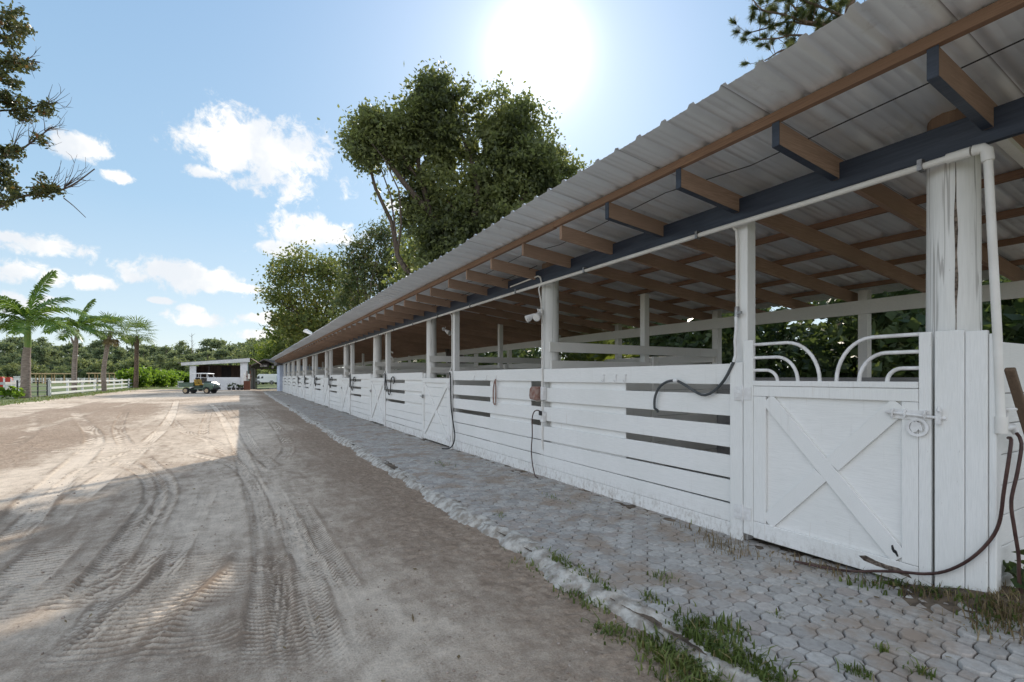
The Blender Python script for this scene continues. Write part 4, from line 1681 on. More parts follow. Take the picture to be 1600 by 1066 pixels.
names = ['first', 'second', 'third', 'fourth', 'fifth', 'sixth', 'seventh', 'eighth', 'ninth', 'tenth', 'eleventh', 'twelfth', 'thirteenth']
yv = .6
first = []
for i in range(7):
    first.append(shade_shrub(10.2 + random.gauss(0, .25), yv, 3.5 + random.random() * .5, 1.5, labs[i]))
    yv += 2.1
k = 0
far_words = ['behind the third gate', 'behind the stall past the third gate', 'behind the fourth gate', 'behind the stall past the fourth gate', 'behind the fifth gate', 'behind the stall past the fifth gate', 'behind the sixth gate',
             'behind the stall past the sixth gate', 'behind the seventh gate', 'behind the eighth gate', 'behind the ninth gate', 'behind the tenth gate', 'behind the last gate']
yv = 16.0
for i in range(13):
    c = copy_tree(first[i % 4])
    c.location = (10.4 + random.gauss(0, .4), yv, -.1)
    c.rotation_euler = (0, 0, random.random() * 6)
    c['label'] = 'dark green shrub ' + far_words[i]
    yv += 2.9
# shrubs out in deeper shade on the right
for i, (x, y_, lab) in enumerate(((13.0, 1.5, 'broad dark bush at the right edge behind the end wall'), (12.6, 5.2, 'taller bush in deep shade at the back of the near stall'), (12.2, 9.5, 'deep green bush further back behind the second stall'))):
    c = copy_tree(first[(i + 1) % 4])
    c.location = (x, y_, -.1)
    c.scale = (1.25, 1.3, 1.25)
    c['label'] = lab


# ---- blades that make palm fronds
def frond(v, f, base, az_, elev, L, leaf_l, sag, nleaf=44, width=.05):
    """a feather frond: curved rib with drooping leaflets down both sides"""
    base = np.array(base, float)
    d = np.array([math.cos(az_), math.sin(az_)])
    pts = []
    e = elev
    p = base.copy()
    n = 22
    for i in range(n + 1):
        pts.append(p.copy())
        e = elev - sag * (i / n) ** 1.3
        p = p + np.array([d[0] * math.cos(e), d[1] * math.cos(e), math.sin(e)]) * L / n
    pts = np.array(pts)
    tng = np.gradient(pts, axis=0)
    tng /= np.linalg.norm(tng, axis=1)[:, None]
    side = np.array([-d[1], d[0], 0])
    # rib
    for i in range(n):
        w0, w1 = .030 * (1 - i / n) + .004, .030 * (1 - (i + 1) / n) + .004
        o = len(v)
        v += [pts[i] - side * w0, pts[i] + side * w0, pts[i + 1] + side * w1, pts[i + 1] - side * w1]
        f.append((o, o + 1, o + 2, o + 3))
    for k in range(nleaf):
        t = .10 + .90 * k / nleaf
        x = t * n
        i = min(n - 1, int(x))
        c = pts[i] + (pts[i + 1] - pts[i]) * (x - i)
        tt = tng[i]
        l = leaf_l * (.55 + .6 * math.sin(PI * min(1, t * 1.02)) ** .7) * (1 if t < .9 else .7)
        for s in (-1, 1):
            dd = side * s * .80 + tt * (.45 + .4 * t) + np.array([0, 0, .16 + random.gauss(0, .14)])
            dd /= np.linalg.norm(dd)
            a = c
            b = c + dd * l * .5
            dr = dd + np.array([0, 0, -.75 + random.gauss(0, .12)])
            dr /= np.linalg.norm(dr)
            e2 = b + dr * l * .55
            wv = tt * width * .5
            o = len(v)
            v += [a - wv * .6, a + wv * .6, b + wv, b - wv, e2 + wv * .12, e2 - wv * .12]
            f.append((o, o + 1, o + 2, o + 3))
            f.append((o + 3, o + 2, o + 4, o + 5))


def fan_leaf(v, f, base, az_, elev, stalk, rad):
    d = np.array([math.cos(az_) * math.cos(elev), math.sin(az_) * math.cos(elev), math.sin(elev)])
    base = np.array(base, float)
    side = np.array([-math.sin(az_), math.cos(az_), 0])
    c = base + d * stalk
    up = np.cross(side, d)
    o = len(v)
    v += [base - side * .02, base + side * .02, c + side * .012, c - side * .012]
    f.append((o, o + 1, o + 2, o + 3))
    ns = 13
    for k in range(ns):
        a = -1.9 + 3.8 * k / (ns - 1)
        dd = d * math.cos(a) + side * math.sin(a) - up * .15 * abs(math.sin(a)) + np.array([0, 0, -.10])
        dd /= np.linalg.norm(dd)
        l = rad * (.75 + .25 * math.cos(a)) * random.uniform(.9, 1.08)
        pv_ = np.cross(dd, up)
        pv_ /= np.linalg.norm(pv_) + 1e-9
        w0 = .095
        m_ = c + dd * l * .6
        tip = c + dd * l + np.array([0, 0, -l * random.uniform(.06, .22)])
        o = len(v)
        v += [c - pv_ * .008, c + pv_ * .008, m_ + pv_ * w0 * .6, m_ - pv_ * w0 * .6, tip + pv_ * .004, tip - pv_ * .004]
        f.append((o, o + 1, o + 2, o + 3))
        f.append((o + 3, o + 2, o + 4, o + 5))


def palm_trunk(pts, rs, mat, t):
    m = MB()
    sp_ = spline(pts, .10)
    k = len(sp_)
    rr = np.interp(np.linspace(0, 1, k), np.linspace(0, 1, len(rs)), rs)
    rr = rr * (1 + .035 * np.sin(np.arange(k) * 2.4))
    m.tube([tuple(q) for q in sp_], [float(a) for a in rr], 14)
    return m.build('trunk', mat, t, smooth=True)


M_royal = mat_plain('palm_trunk', (.33, .27, .235), (.20, .155, .13), 4, .9, bump=.6, stretch=(1, 1, 5), bdist=.02)
M_shaft = mat_plain('green_crownshaft', (.14, .24, .05), (.22, .27, .07), 2, .45, stretch=(3, 3, .6))
M_boot = mat_plain('fibrous_palm_trunk', (.21, .14, .105), (.09, .06, .045), 7, .95, bump=1.0, stretch=(1, 1, 1.6), bdist=.04)

pb = P(40, 623, 32.0)
r0 = thing('feather_palm', 'tall feather palm with a green crownshaft beside the paddock gate', 'palm', (pb.x, pb.y, -.05), 'palms in a row along the paddock fence')
palm_trunk([(pb.x + .02, pb.y, -.2), (pb.x, pb.y, .6), P(41, 560, 32), P(43, 541, 32)], [.29, .25, .24, .18], M_royal, r0)
c0 = P(43, 541, 32)
ct = P(44, 505, 32)
m = MB()
m.tube([c0 - Vector((0, 0, .1)), c0 + Vector((0, 0, .5)), ct - Vector((0, 0, .3)), ct + Vector((0, 0, .3))], [.185, .19, .13, .07], 14)
m.build('crownshaft', M_shaft, r0, smooth=True)
v, f = [], []
cr_right = math.atan2(-SY, CY)           # bearing of the picture's right
for da, el_, L, sg in ((.05, .62, 3.9, 1.25), (.45, .10, 3.2, 1.2), (-.4, .28, 3.4, 1.3), (PI, .75, 3.8, 1.35), (PI - .5, .30, 3.2, 1.3), (PI + .45, .95, 3.5, 1.2), (1.4, 1.05, 3.3, 1.0), (-1.5, .9, 3.2, 1.2),
                       (.3, 1.42, 3.7, .55), (PI + .1, -.05, 2.9, .7), (2.2, .5, 3.1, 1.2), (-2.3, .35, 3.2, 1.2), (-.9, .05, 2.9, 1.0)):
    frond(v, f, (ct.x, ct.y, ct.z + .12), cr_right + da, el_, L, .85, sg, 64, .095)
raw_mesh('fronds', v, f, L_palm, r0)

pb = P(116, 615, 42.0)
r1 = thing('feather_palm', 'slightly leaning smaller feather palm, second from the left', 'palm', (pb.x, pb.y, -.05), 'palms in a row along the paddock fence')
palm_trunk([(pb.x, pb.y, -.2), P(116, 580, 42), P(118, 545, 42), P(121, 515, 42)], [.20, .18, .17, .12], M_royal, r1)
m = MB()
m.tube([P(117.5, 542, 42), P(113.5, 533, 42), P(111, 527, 42)], [.10, .09, .05], 8)
m.build('old_stub', M_royal, r1, smooth=True)
ct = P(121, 514, 42)
v, f = [], []
for da, el_, L, sg in ((.2, .75, 3.6, 1.2), (-.5, .35, 3.0, 1.3), (.9, .55, 2.6, 1.2), (PI, .25, 3.0, .9), (PI - .4, -.05, 2.7, .7), (PI + .5, .55, 2.8, 1.2), (1.7, 1.0, 2.6, 1.1), (-1.4, .7, 2.6, 1.2), (.5, 1.38, 2.9, .5), (2.4, .7, 2.4, 1.1), (.05, .05, 2.2, .9)):
    frond(v, f, (ct.x, ct.y, ct.z), cr_right + da, el_, L, .78, sg, 56, .105)
raw_mesh('fronds', v, f, L_palm, r1)

for (px0, Z, pts, lab, cr, ty, nl) in ((163, 48.0, ((163, 612), (162, 580), (166, 550), (173, 518)), 'fan palm with a curving trunk, third from the left', (173, 516), M_royal, 30),
                                       (212, 62.0, ((212, 607), (213, 575), (213.5, 545), (214, 525)), 'fan palm with a straight shaggy trunk beside the hedge, rightmost of the row', (214, 522), M_boot, 30)):
    pb = P(px0, pts[0][1], Z)
    t = thing('fan_palm', lab, 'palm', (pb.x, pb.y, -.05), 'palms in a row along the paddock fence')
    k = Z / 48
    palm_trunk([(pb.x, pb.y, -.2)] + [P(a, b, Z) for a, b in pts[1:]], [.21 * k, .19 * k, .18 * k, .19 * k], ty, t)
    c = P(cr[0], cr[1], Z)
    v, f = [], []
    for i in range(nl):
        a = 2.4 * i
        e_ = math.asin(1 - 1.62 * (i + .5) / nl)
        fan_leaf(v, f, (c.x, c.y, c.z + .1), a, e_, random.uniform(.85, 1.15) * k, random.uniform(1.0, 1.3) * k)
    raw_mesh('fronds', v, f, L_fan, t)
    if px0 == 163:
        v, f = [], []
        for i in range(6):
            fan_leaf(v, f, (c.x, c.y, c.z - .3), 2.4 * i, -.85 - .3 * random.random(), .8, .7)
        raw_mesh('dead_fronds', v, f, L_dry, t)

# sunlit spiky growth seen through the second stall
c = P(915, 562, 10.6)
t = thing('spiky_palm', 'sunlit spiky palm clump seen through the stall behind the first pole', 'palm', (c.x + .6, c.y + .2, 0))
v, f = [], []
for i in range(22):
    fan_leaf(v, f, (c.x + .6, c.y + .2, .9 + .5 * random.random()), 2.4 * i, 1.2 - 1.3 * i / 22, random.uniform(.5, .9), random.uniform(.5, .75))
raw_mesh('fronds', v, f, L_bright, t)
m = MB()
m.tube([(c.x + .6, c.y + .2, -.1), (c.x + .6, c.y + .2, 1.2)], [.14, .12], 8)
m.build('trunk', M_boot, t)

# ---- hedge along the paddock: separate round shrubs
def bright_shrub(x, y_, h, r, lab):
    t = thing('hedge_shrub', lab, 'shrub', (x, y_, -.1), 'bright green shrubs of the paddock hedge')
    bl = []
    for i in range(7):
        a = random.random() * 6.28
        q = random.random() ** .5 * r * .7
        bl.append((x + q * math.cos(a), y_ + q * math.sin(a), h * (.2 + .55 * random.random()), r * .55, r * .55, h * .30, 20))
    p, o = blob_points(bl, 40, .26)
    p[:, 2] = np.maximum(p[:, 2], 0)
    v, f = leaf_quads(p, .30, .20, o)
    raw_mesh('foliage', v, f, L_hedge, t)
    m = MB()
    for i in range(6):
        limb(m, (x + random.gauss(0, .25), y_ + random.gauss(0, .25), -.15), bl[i][:3], .04, .015, .06, 5, 5)
    m.build('stem', M_bark, t, smooth=True)
    return t


hs_ = [(208, 605.5, 64, 1.9), (226, 605, 68, 2.5), (240, 604, 72, 2.2), (253, 603, 77, 2.2), (266, 602, 83, 2.3), (276, 601.5, 88, 2.0), (292, 602, 84, 2.0)]
lab_ = ['leafy shrub at the foot of the rightmost palm', 'tallest bright shrub just right of the rightmost palm', 'third shrub of the bright hedge from the palm', 'fourth shrub of the bright hedge, mid hedge',
        'fifth shrub of the bright hedge, right of the middle', 'shrub at the right end of the bright hedge beside the white bin', 'bright shrub between the white bin and the low building']
src = None
for (px, py, Z, h), lb in zip(hs_, lab_):
    c = P(px, py, Z)
    if src is None:
        src = bright_shrub(c.x, c.y, 2.3, 1.5, lb)
    else:
        q = copy_tree(src)
        q.location = (c.x, c.y, -.1)
        q.rotation_euler = (0, 0, random.random() * 6)
        q.scale = (1.15, 1.15, h / 2.2)
        q['label'] = lb

# ---- small leafy weeds
def weed(loc, n, r, h, ls, name, lab, leaf, cat='weed', group=None):
    t = thing(name, lab, cat, loc, group)
    p, o = [], []
    m = MB()
    for i in range(n):
        a, e_ = random.random() * 6.28, random.uniform(.5, 1.3)
        l = h * random.uniform(.5, 1.0)
        q = Vector((math.cos(a) * math.cos(e_), math.sin(a) * math.cos(e_), math.sin(e_))) * l
        m.tube([(0, 0, 0), q * .5 + Vector((0, 0, .03)), q], .004, 5)
        for _ in range(3):
            p.append(q * random.uniform(.55, 1.05) + Vector((random.gauss(0, 1), random.gauss(0, 1), random.gauss(0, .5))) * r * .16)
    m.build('stem', M_shaft, t, local=True)
    p = np.array([tuple(x) for x in p])
    v, f = leaf_quads(p, ls, ls * .75, None, .1)
    raw_mesh('foliage', v, f, leaf, t, shift=False)
    return t


weed((3.74, .90, .17), 10, .14, .30, .085, 'weed', 'dark broad-leaved weed growing by the corner under the tap', L_dark)
weed((3.95, .90, .16), 9, .16, .22, .09, 'weed', 'low leafy weed against the end wall at the right edge', L_dark)
c = P(12, 624, 31)
weed((c.x, c.y, -.02), 22, .5, 1.0, .32, 'leafy_plant', 'bright leafy plant at the left edge below the white fence', L_hedge, 'plant')
c = P(27, 623, 31)
weed((c.x, c.y, -.02), 20, .5, .85, .30, 'leafy_plant', 'bright leafy plant at the foot of the tallest feather palm', L_hedge, 'plant')

# ---- grass: clumps nobody could count
def grass_patch(spots, lab, leaf=L_grass, name='grass', lo=.05, hi=.14, wid=.006, zf=None):
    v, f = [], []
    for (x, y_, rx, ry, n) in spots:
        for _ in range(n):
            px, py = random.gauss(x, rx), random.gauss(y_, ry)
            z = zf(px, py)
            a = random.random() * 6.28
            h = random.uniform(lo, hi)
            lean = abs(random.gauss(.35, .35)) * h
            w_ = wid * random.uniform(.6, 1.3)
            s = np.array([-math.sin(a), math.cos(a), 0]) * w_
            b = np.array([px, py, z - .01])
            m_ = b + np.array([math.cos(a) * lean * .35, math.sin(a) * lean * .35, h * .62])
            t_ = b + np.array([math.cos(a) * lean * 1.3, math.sin(a) * lean * 1.3, h * random.uniform(.65, 1.0)])
            o = len(v)
            v += [b - s, b + s, m_ + s * .8, m_ - s * .8, t_ + s * .1, t_ - s * .1]
            f += [(o, o + 1, o + 2, o + 3), (o + 3, o + 2, o + 4, o + 5)]
    o = raw_mesh(name, v, f, leaf)
    return tag(o, lab, 'grass', kind='stuff')


edge_z = lambda x, y_: max(yard_z(min(x, 2.1), y_), -.09) if x < float(curb_x(y_)) + .02 else float(walk_z(x, y_)) - .005


def spot(px, py, rx, ry, n, z=-.03):
    x, y_ = G(px, py, z)
    return (x, y_, rx, ry, n)


grass_patch([spot(1080, 1010, .09, .10, 330), spot(1120, 1040, .09, .12, 420), spot(1050, 1030, .07, .10, 240), spot(1165, 1060, .07, .12, 300), spot(1010, 1000, .05, .06, 70), spot(1090, 1062, .10, .08, 240), spot(1130, 1000, .05, .05, 110)],
            'thick green grass along the broken kerb at the bottom of the picture', zf=edge_z, lo=.03, hi=.085)
grass_patch([spot(895, 905, .06, .12, 210), spot(870, 885, .05, .10, 100), spot(925, 935, .06, .10, 190), spot(905, 925, .08, .10, 100), spot(955, 985, .05, .06, 110), spot(830, 880, .06, .14, 60)],
            'grass growing out of the sand under the kerb', zf=edge_z, lo=.02, hi=.07)
wz = lambda x, y_: float(walk_z(x, y_)) - .004
wzz = lambda x, y_: float(walk_z(x, y_)) + .012
grass_patch([spot(1018, 935, .03, .05, 60, .03), spot(1090, 975, .02, .03, 90, .03), spot(1035, 905, .04, .05, 45, .03), spot(1095, 818, .04, .08, 70, .06), spot(1340, 1052, .02, .03, 70, .05), spot(1440, 1056, .02, .03, 50, .06),
             spot(870, 780, .03, .15, 30, .04), spot(780, 810, .03, .06, 30, .0), spot(1380, 1018, .012, .02, 26, .06), spot(690, 725, .06, .2, 50, .03), spot(1215, 965, .02, .03, 14, .04)],
            'small green tufts in the joints of the pavers', zf=wz, lo=.02, hi=.07, wid=.004)
grass_patch([(3.49, 1.22, .04, .06, 70), (3.46, 1.03, .05, .07, 90), (3.52, 1.38, .02, .10, 40), (3.38, 1.52, .04, .10, 40), (3.60, .86, .10, .05, 130), (3.34, .92, .08, .06, 60)],
            'green grass at the foot of the boxed corner', zf=wzz, lo=.02, hi=.07)
grass_patch([(3.52, .93, .10, .06, 260), (3.36, .90, .12, .07, 190), (3.45, 1.2, .04, .1, 90), (3.46, 1.75, .04, .2, 90), (3.30, 2.45, .06, .14, 130), (3.44, 2.75, .04, .2, 60)],
            'dry straw and dead grass by the gate and corner', L_dry, 'dry_grass', .02, .09, .003, zf=wzz)

# verge beside the paddock fence
va = np.arange(28, 112, .6)
vv_, vf = [], []
for i, yv in enumerate(va):
    e0 = -10.4 + .35 * (float(fbm(np.array([yv * .5]), np.array([2.2]), 3)[0]) - .5) * 2
    for x, z in ((e0 + .12, -.12), (e0, .03), (-11.6, .05), (-13.5, .03), (-15.0, -.16)):
        vv_.append((x - max(0, yv - 95) * .0, yv, z))
for i in range(len(va) - 1):
    for j in range(4):
        a = i * 5 + j
        vf.append((a, a + 1, a + 6, a + 5))
m = MB()
m.add(vv_, vf)
tag(m.build('verge', M_field, smooth=True), 'strip of mown grass between the sand yard and the paddock fence', kind='structure')
sp_ = []
for yv in np.arange(30, 100, .55):
    sp_.append((-11.0 + random.gauss(0, .3), yv, .55, .4, 26))
grass_patch(sp_, 'short green grass of the verge beside the paddock fence', zf=lambda x, y_: .03, lo=.06, hi=.16, wid=.018)

# ---- fallen leaves and twigs (too many and too small to count)
v, f = [], []
pts = []
for _ in range(260):
    x, y_ = random.uniform(-2.5, 2.0), .9 + 9 * random.random() ** 1.6
    pts.append((x, y_, yard_z(x, y_) + .012))
for _ in range(420):
    x, y_ = 3.58 - abs(random.gauss(0, .35)), .8 + 11 * random.random() ** 1.3
    pts.append((x, y_, float(walk_z(x, y_)) + .012))
pts = np.array(pts)
v, f = leaf_quads(pts, .040, .014, None, 0, .5)
v = v.reshape(-1, 4, 3)
v[:, :, 2] = pts[:, None, 2] + (v[:, :, 2] - pts[:, None, 2]) * .22
o = raw_mesh('leaf_litter', v.reshape(-1, 3), f, L_dry)
tag(o, 'dead leaves and bits of straw scattered on sand and pavers', 'litter', kind='stuff')
# small stones
m = MB()
for _ in range(2200):
    x, y_ = random.uniform(-2.4, 2.0), .9 + 9 * random.random() ** 1.5
    if x < .7 and random.random() < .6:
        continue
    r_ = random.uniform(.003, .009) * (1.5 if random.random() < .08 else 1)
    m.ball((x, y_, yard_z(x, y_) + r_ * .3), r_ * random.uniform(.8, 1.4), r_ * random.uniform(.8, 1.4), r_ * .7, 6, 4)
M_stone = mat_plain('pebble', (.40, .34, .29), (.22, .17, .135), 9, .95)
tag(m.build('gravel', M_stone), 'scattered small stones on the sand', 'gravel', kind='stuff')

# ---- branches of the tree off to the left
ZL = 12.0
tb = P(-230, 590, ZL)
t = thing('overhanging_tree', 'tree at the left edge reaching leafy and bare boughs into the sky', 'tree', (tb.x, tb.y, -.1))
m = MB()
limb(m, (tb.x, tb.y, -.3), P(-190, -60, ZL), .26, .10, .03, 9, 10)
cl = []


def bough(pix, r0, leaves, twig=(0, 0)):
    sp_ = spline([P(a, b, ZL + random.gauss(0, .15)) for a, b in pix], .12)
    k = len(sp_)
    m.tube([tuple(q) for q in sp_], [float(r0 * (1 - .85 * i / k) + .004) for i in range(k)], 6)
    return sp_


def twigs(px, py, n, spread, length, up=0.0, right=.6):
    for _ in range(n):
        a = random.gauss(right, spread)
        l = length * random.uniform(.5, 1.2)
        q = [(px, py)]
        for s in range(4):
            q.append((q[-1][0] + l / 4 * math.cos(a), q[-1][1] - l / 4 * math.sin(a)))
            a += random.gauss(0, .28)
        sp2 = [P(x, y_, ZL + random.gauss(0, .06)) for x, y_ in q]
        m.tube(sp2, [.010, .008, .006, .004, .0025], 4)
        if random.random() < .7:
            b = random.randint(1, 3)
            a2 = a + random.choice((-.7, .7))
            q2 = [q[b], (q[b][0] + l * .22 * math.cos(a2), q[b][1] - l * .22 * math.sin(a2)), (q[b][0] + l * .4 * math.cos(a2 + .2), q[b][1] - l * .4 * math.sin(a2 + .2))]
            m.tube([P(x, y_, ZL + random.gauss(0, .05)) for x, y_ in q2], [.006, .004, .002], 4)


bough([(-200, 420), (-90, 350), (-20, 330), (20, 312), (45, 305), (85, 300), (115, 288), (148, 264)], .055, 0)
bough([(-20, 330), (5, 322), (20, 312)], .03, 0)
bough([(-195, 250), (-80, 200), (-10, 175), (30, 172), (60, 165), (90, 160)], .045, 0)
bough([(-195, 330), (-80, 270), (-15, 250), (25, 238), (55, 218), (82, 198)], .045, 0)
bough([(-190, 100), (-70, 80), (-5, 70), (30, 50), (45, 45)], .045, 0)
bough([(-190, 160), (-60, 130), (0, 108), (35, 95), (62, 98)], .04, 0)
bough([(100, 310), (115, 322), (134, 340)], .010, 0)
twigs(100, 293, 10, .5, 55, right=.45)
twigs(75, 300, 7, .5, 50, right=.7)
twigs(45, 225, 8, .5, 48, right=.9)
twigs(70, 205, 6, .5, 45, right=.5)
twigs(70, 165, 8, .5, 40, right=.5)
twigs(40, 95, 6, .6, 34, right=.2)
twigs(20, 232, 5, .5, 50, right=1.2)
m.build('trunk', M_bark, t, smooth=True)
for (px, py, s, n) in ((8, 22, 14, 6), (22, 40, 16, 8), (35, 48, 9, 4), (12, 62, 14, 6), (20, 95, 15, 7), (42, 100, 10, 4), (5, 105, 12, 5), (10, 125, 9, 3), (22, 128, 9, 3), (8, 155, 14, 6), (28, 165, 17, 8), (30, 182, 9, 3), (65, 175, 8, 4), (75, 168, 6, 2),
                       (5, 240, 12, 5), (20, 236, 9, 4), (62, 218, 5, 2), (10, 262, 16, 6), (8, 288, 18, 7), (28, 298, 12, 4), (65, 290, 12, 5), (85, 296, 10, 4), (5, 318, 12, 4), (60, 300, 8, 3), (-20, 60, 30, 10), (-30, 160, 30, 10), (-30, 280, 30, 10)):
    for _ in range(n):
        c = P(px + random.gauss(0, s * .55), py + random.gauss(0, s * .42), ZL + random.gauss(0, .22))
        for _ in range(random.randint(30, 56)):
            cl.append((c.x + random.gauss(0, .075), c.y + random.gauss(0, .075), c.z + random.gauss(0, .06)))
v, f = leaf_quads(np.array(cl), .105, .052, None, .1)
raw_mesh('crown', v, f, L_near, t)

# ---- the pine over the near roof
ZP = 17.0
tb = P(1330, 590, ZP)
t = thing('pine_tree', 'pine with tufted needles showing above the near roof edge', 'tree', (tb.x, tb.y, -.1))
m = MB()
limb(m, (tb.x, tb.y, -.3), P(1325, -120, ZP), .26, .12, .02, 9, 10)
tips = []


def pine_bough(pix, r0):
    sp_ = spline([P(a, b, ZP + random.gauss(0, .2)) for a, b in pix], .15)
    k = len(sp_)
    m.tube([tuple(q) for q in sp_], [float(r0 * (1 - .8 * i / k) + .006) for i in range(k)], 6)
    for i in range(3, k, 2):
        for _ in range(2):
            d = Vector((random.gauss(0, 1), random.gauss(0, 1), random.gauss(.2, .8))).normalized() * random.uniform(.25, .75)
            e_ = Vector(sp_[i]) + d
            m.tube([tuple(sp_[i]), Vector(sp_[i]) + d * .5 + Vector((0, 0, -.03)), e_], [.013, .010, .006], 4)
            tips.append((e_, d.normalized()))
    tips.append((Vector(sp_[-1]), Vector(sp_[-1] - sp_[-2]).normalized()))


for pix in ([(1325, 60), (1290, 40), (1255, 33), (1220, 22), (1190, 15), (1170, -10)], [(1325, 90), (1285, 46), (1260, 38), (1225, 35), (1195, 45), (1168, 52)], [(1325, 110), (1260, 80), (1225, 78), (1200, 92), (1188, 98)],
            [(1325, 30), (1280, 10), (1240, -5), (1200, -30)], [(1325, 50), (1310, 20), (1290, 0), (1300, -30)], [(1325, 100), (1275, 62), (1240, 55), (1215, 60), (1180, 62)], [(1325, 0), (1360, -15), (1400, -30)],
            [(1260, 38), (1248, 20), (1235, 5)], [(1325, -40), (1270, -60), (1210, -60)], [(1325, -60), (1390, -80), (1440, -60)], [(1235, 78), (1222, 92), (1215, 100)]):
    pine_bough(pix, .05)
m.build('trunk', M_pinebark, t, smooth=True)
cs, ds = [], []
v, f = [], []
for (e_, d) in tips:
    for _ in range(170):
        q = Vector((random.gauss(0, 1), random.gauss(0, 1), random.gauss(0, 1)))
        dd = (d * 1.0 + q * .62).normalized()
        L = random.uniform(.14, .25)
        b = e_ - d * random.uniform(0, .16)
        s = dd.cross(q).normalized() * .0085
        o = len(v)
        v += [tuple(b - s), tuple(b + s), tuple(b + dd * L + s * .4), tuple(b + dd * L - s * .4)]
        f.append((o, o + 1, o + 2, o + 3))
raw_mesh('crown', np.array(v), np.array(f), L_pine, t)
# ------------------------------------------------------------------ distant pine wood: separate trees
def pine_variant(h, seed, tall=True):
    rg = np.random.default_rng(seed)
    random.seed(seed)
    bl = []
    if tall:
        for i in range(rg.integers(9, 13)):
            zz = h * rg.uniform(.44, .95)
            k = 1 - abs(zz / h - .68) * 1.2
            a, q = rg.uniform(0, 6.28), rg.uniform(.4, 2.5) * k
            bl.append((q * math.cos(a), q * math.sin(a), zz, rg.uniform(1.0, 1.9) * (.5 + k * .6), rg.uniform(1.0, 1.9) * (.5 + k * .6), rg.uniform(.6, 1.1), 12))
        bl.append((0, 0, h * .95, 1.3, 1.3, .6, 10))
    else:
        for i in range(9):
            zz = h * rg.uniform(.12, .82)
            a, q = rg.uniform(0, 6.28), rg.uniform(.3, 2.4)
            bl.append((q * math.cos(a), q * math.sin(a), zz, rg.uniform(1.2, 2.2), rg.uniform(1.2, 2.2), rg.uniform(.9, 1.5), 12))
    p, o = blob_points(bl, 22, .42, rg=rg)
    v, f = leaf_quads(p, .66, .38, o, rg=rg)
    m = MB()
    if tall:
        m.tube([(0, 0, -.3), (.15, 0, h * .4), (0, .1, h * .93)], [.24, .19, .07], 7)
    else:
        m.tube([(0, 0, -.3), (.1, 0, h * .6)], [.2, .08], 6)
    for b in bl:
        m.tube([(0, 0, b[2] - 1.0), (b[0] * .9, b[1] * .9, b[2])], [.08, .03], 5)
    return v, f, m


protos = []
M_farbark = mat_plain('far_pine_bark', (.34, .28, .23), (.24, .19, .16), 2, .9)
specs = [(14.5, 1, True), (13.0, 2, True), (15.5, 3, True), (12.0, 4, True), (14.0, 5, True), (7.0, 6, False), (6.0, 7, False), (8.0, 8, False)]


def place_far(k, loc, sc, rot, name, lab, cat='tree', grp=None):
    global protos
    key = k
    found = [p for p in protos if p[0] == key]
    if not found:
        h, s_, tall = specs[k]
        v, f, m = pine_variant(h, s_, tall)
        t = thing(name, lab, cat, loc, grp)
        m.build('trunk', M_farbark, t, smooth=True, local=True)
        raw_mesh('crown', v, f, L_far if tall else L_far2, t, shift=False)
        protos.append((key, t))
    else:
        t = copy_tree(found[0][1])
        t.location = loc
        tag(t, lab, cat, grp)
    t.name = name
    t.scale = (sc, sc, sc)
    t.rotation_euler = (0, 0, rot)
    return t


random.seed(21)
n_p = 0
PG = 'pines and broad trees of the distant wood'
WHERE = [(30, 'far left behind the jump standards'), (75, 'behind the tallest feather palm'), (118, 'between the two feather palms'), (165, 'behind the curving fan palm'), (215, 'behind the straight fan palm'),
         (262, 'above the bright hedge'), (300, 'left of the low white building'), (345, 'above the low white building'), (395, 'above the right end of the low building'), (445, 'above the gabled gateway'), (999, 'beyond the far end of the stable')]


def where(px):
    for lim, wd in WHERE:
        if px < lim:
            return wd


cnt = {}
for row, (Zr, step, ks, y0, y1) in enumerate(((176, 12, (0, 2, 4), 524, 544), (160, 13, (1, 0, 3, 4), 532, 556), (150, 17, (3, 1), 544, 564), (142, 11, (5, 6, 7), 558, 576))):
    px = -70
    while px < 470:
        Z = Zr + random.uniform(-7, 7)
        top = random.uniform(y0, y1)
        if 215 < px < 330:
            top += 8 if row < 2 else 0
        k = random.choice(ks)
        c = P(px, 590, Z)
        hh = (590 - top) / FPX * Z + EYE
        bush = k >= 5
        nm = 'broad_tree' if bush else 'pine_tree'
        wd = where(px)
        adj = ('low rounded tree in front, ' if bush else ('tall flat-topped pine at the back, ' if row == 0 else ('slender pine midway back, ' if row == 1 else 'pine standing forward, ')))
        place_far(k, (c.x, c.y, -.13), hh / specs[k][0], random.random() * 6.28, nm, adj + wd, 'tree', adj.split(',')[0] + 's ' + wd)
        px += step * random.uniform(.7, 1.4)
# bare dead tree top poking over the wood
c = P(299, 590, 158)
t = thing('dead_tree', 'thin bare dead treetop poking above the pines left of the low building', 'tree', (c.x, c.y, -.1))
m = MB()
hh = (590 - 520) / FPX * 158 + EYE
m.tube([(0, 0, 0), (.2, 0, hh * .6), (.1, 0, hh)], [.22, .14, .03], 6)
for i in range(12):
    z = hh * random.uniform(.6, .97)
    a = random.random() * 6.28
    m.tube([(.15, 0, z), (1.2 * math.cos(a), 1.2 * math.sin(a), z + random.uniform(.3, 1.2))], [.06, .02], 4)
m.build('trunk', M_palebark, t, local=True)

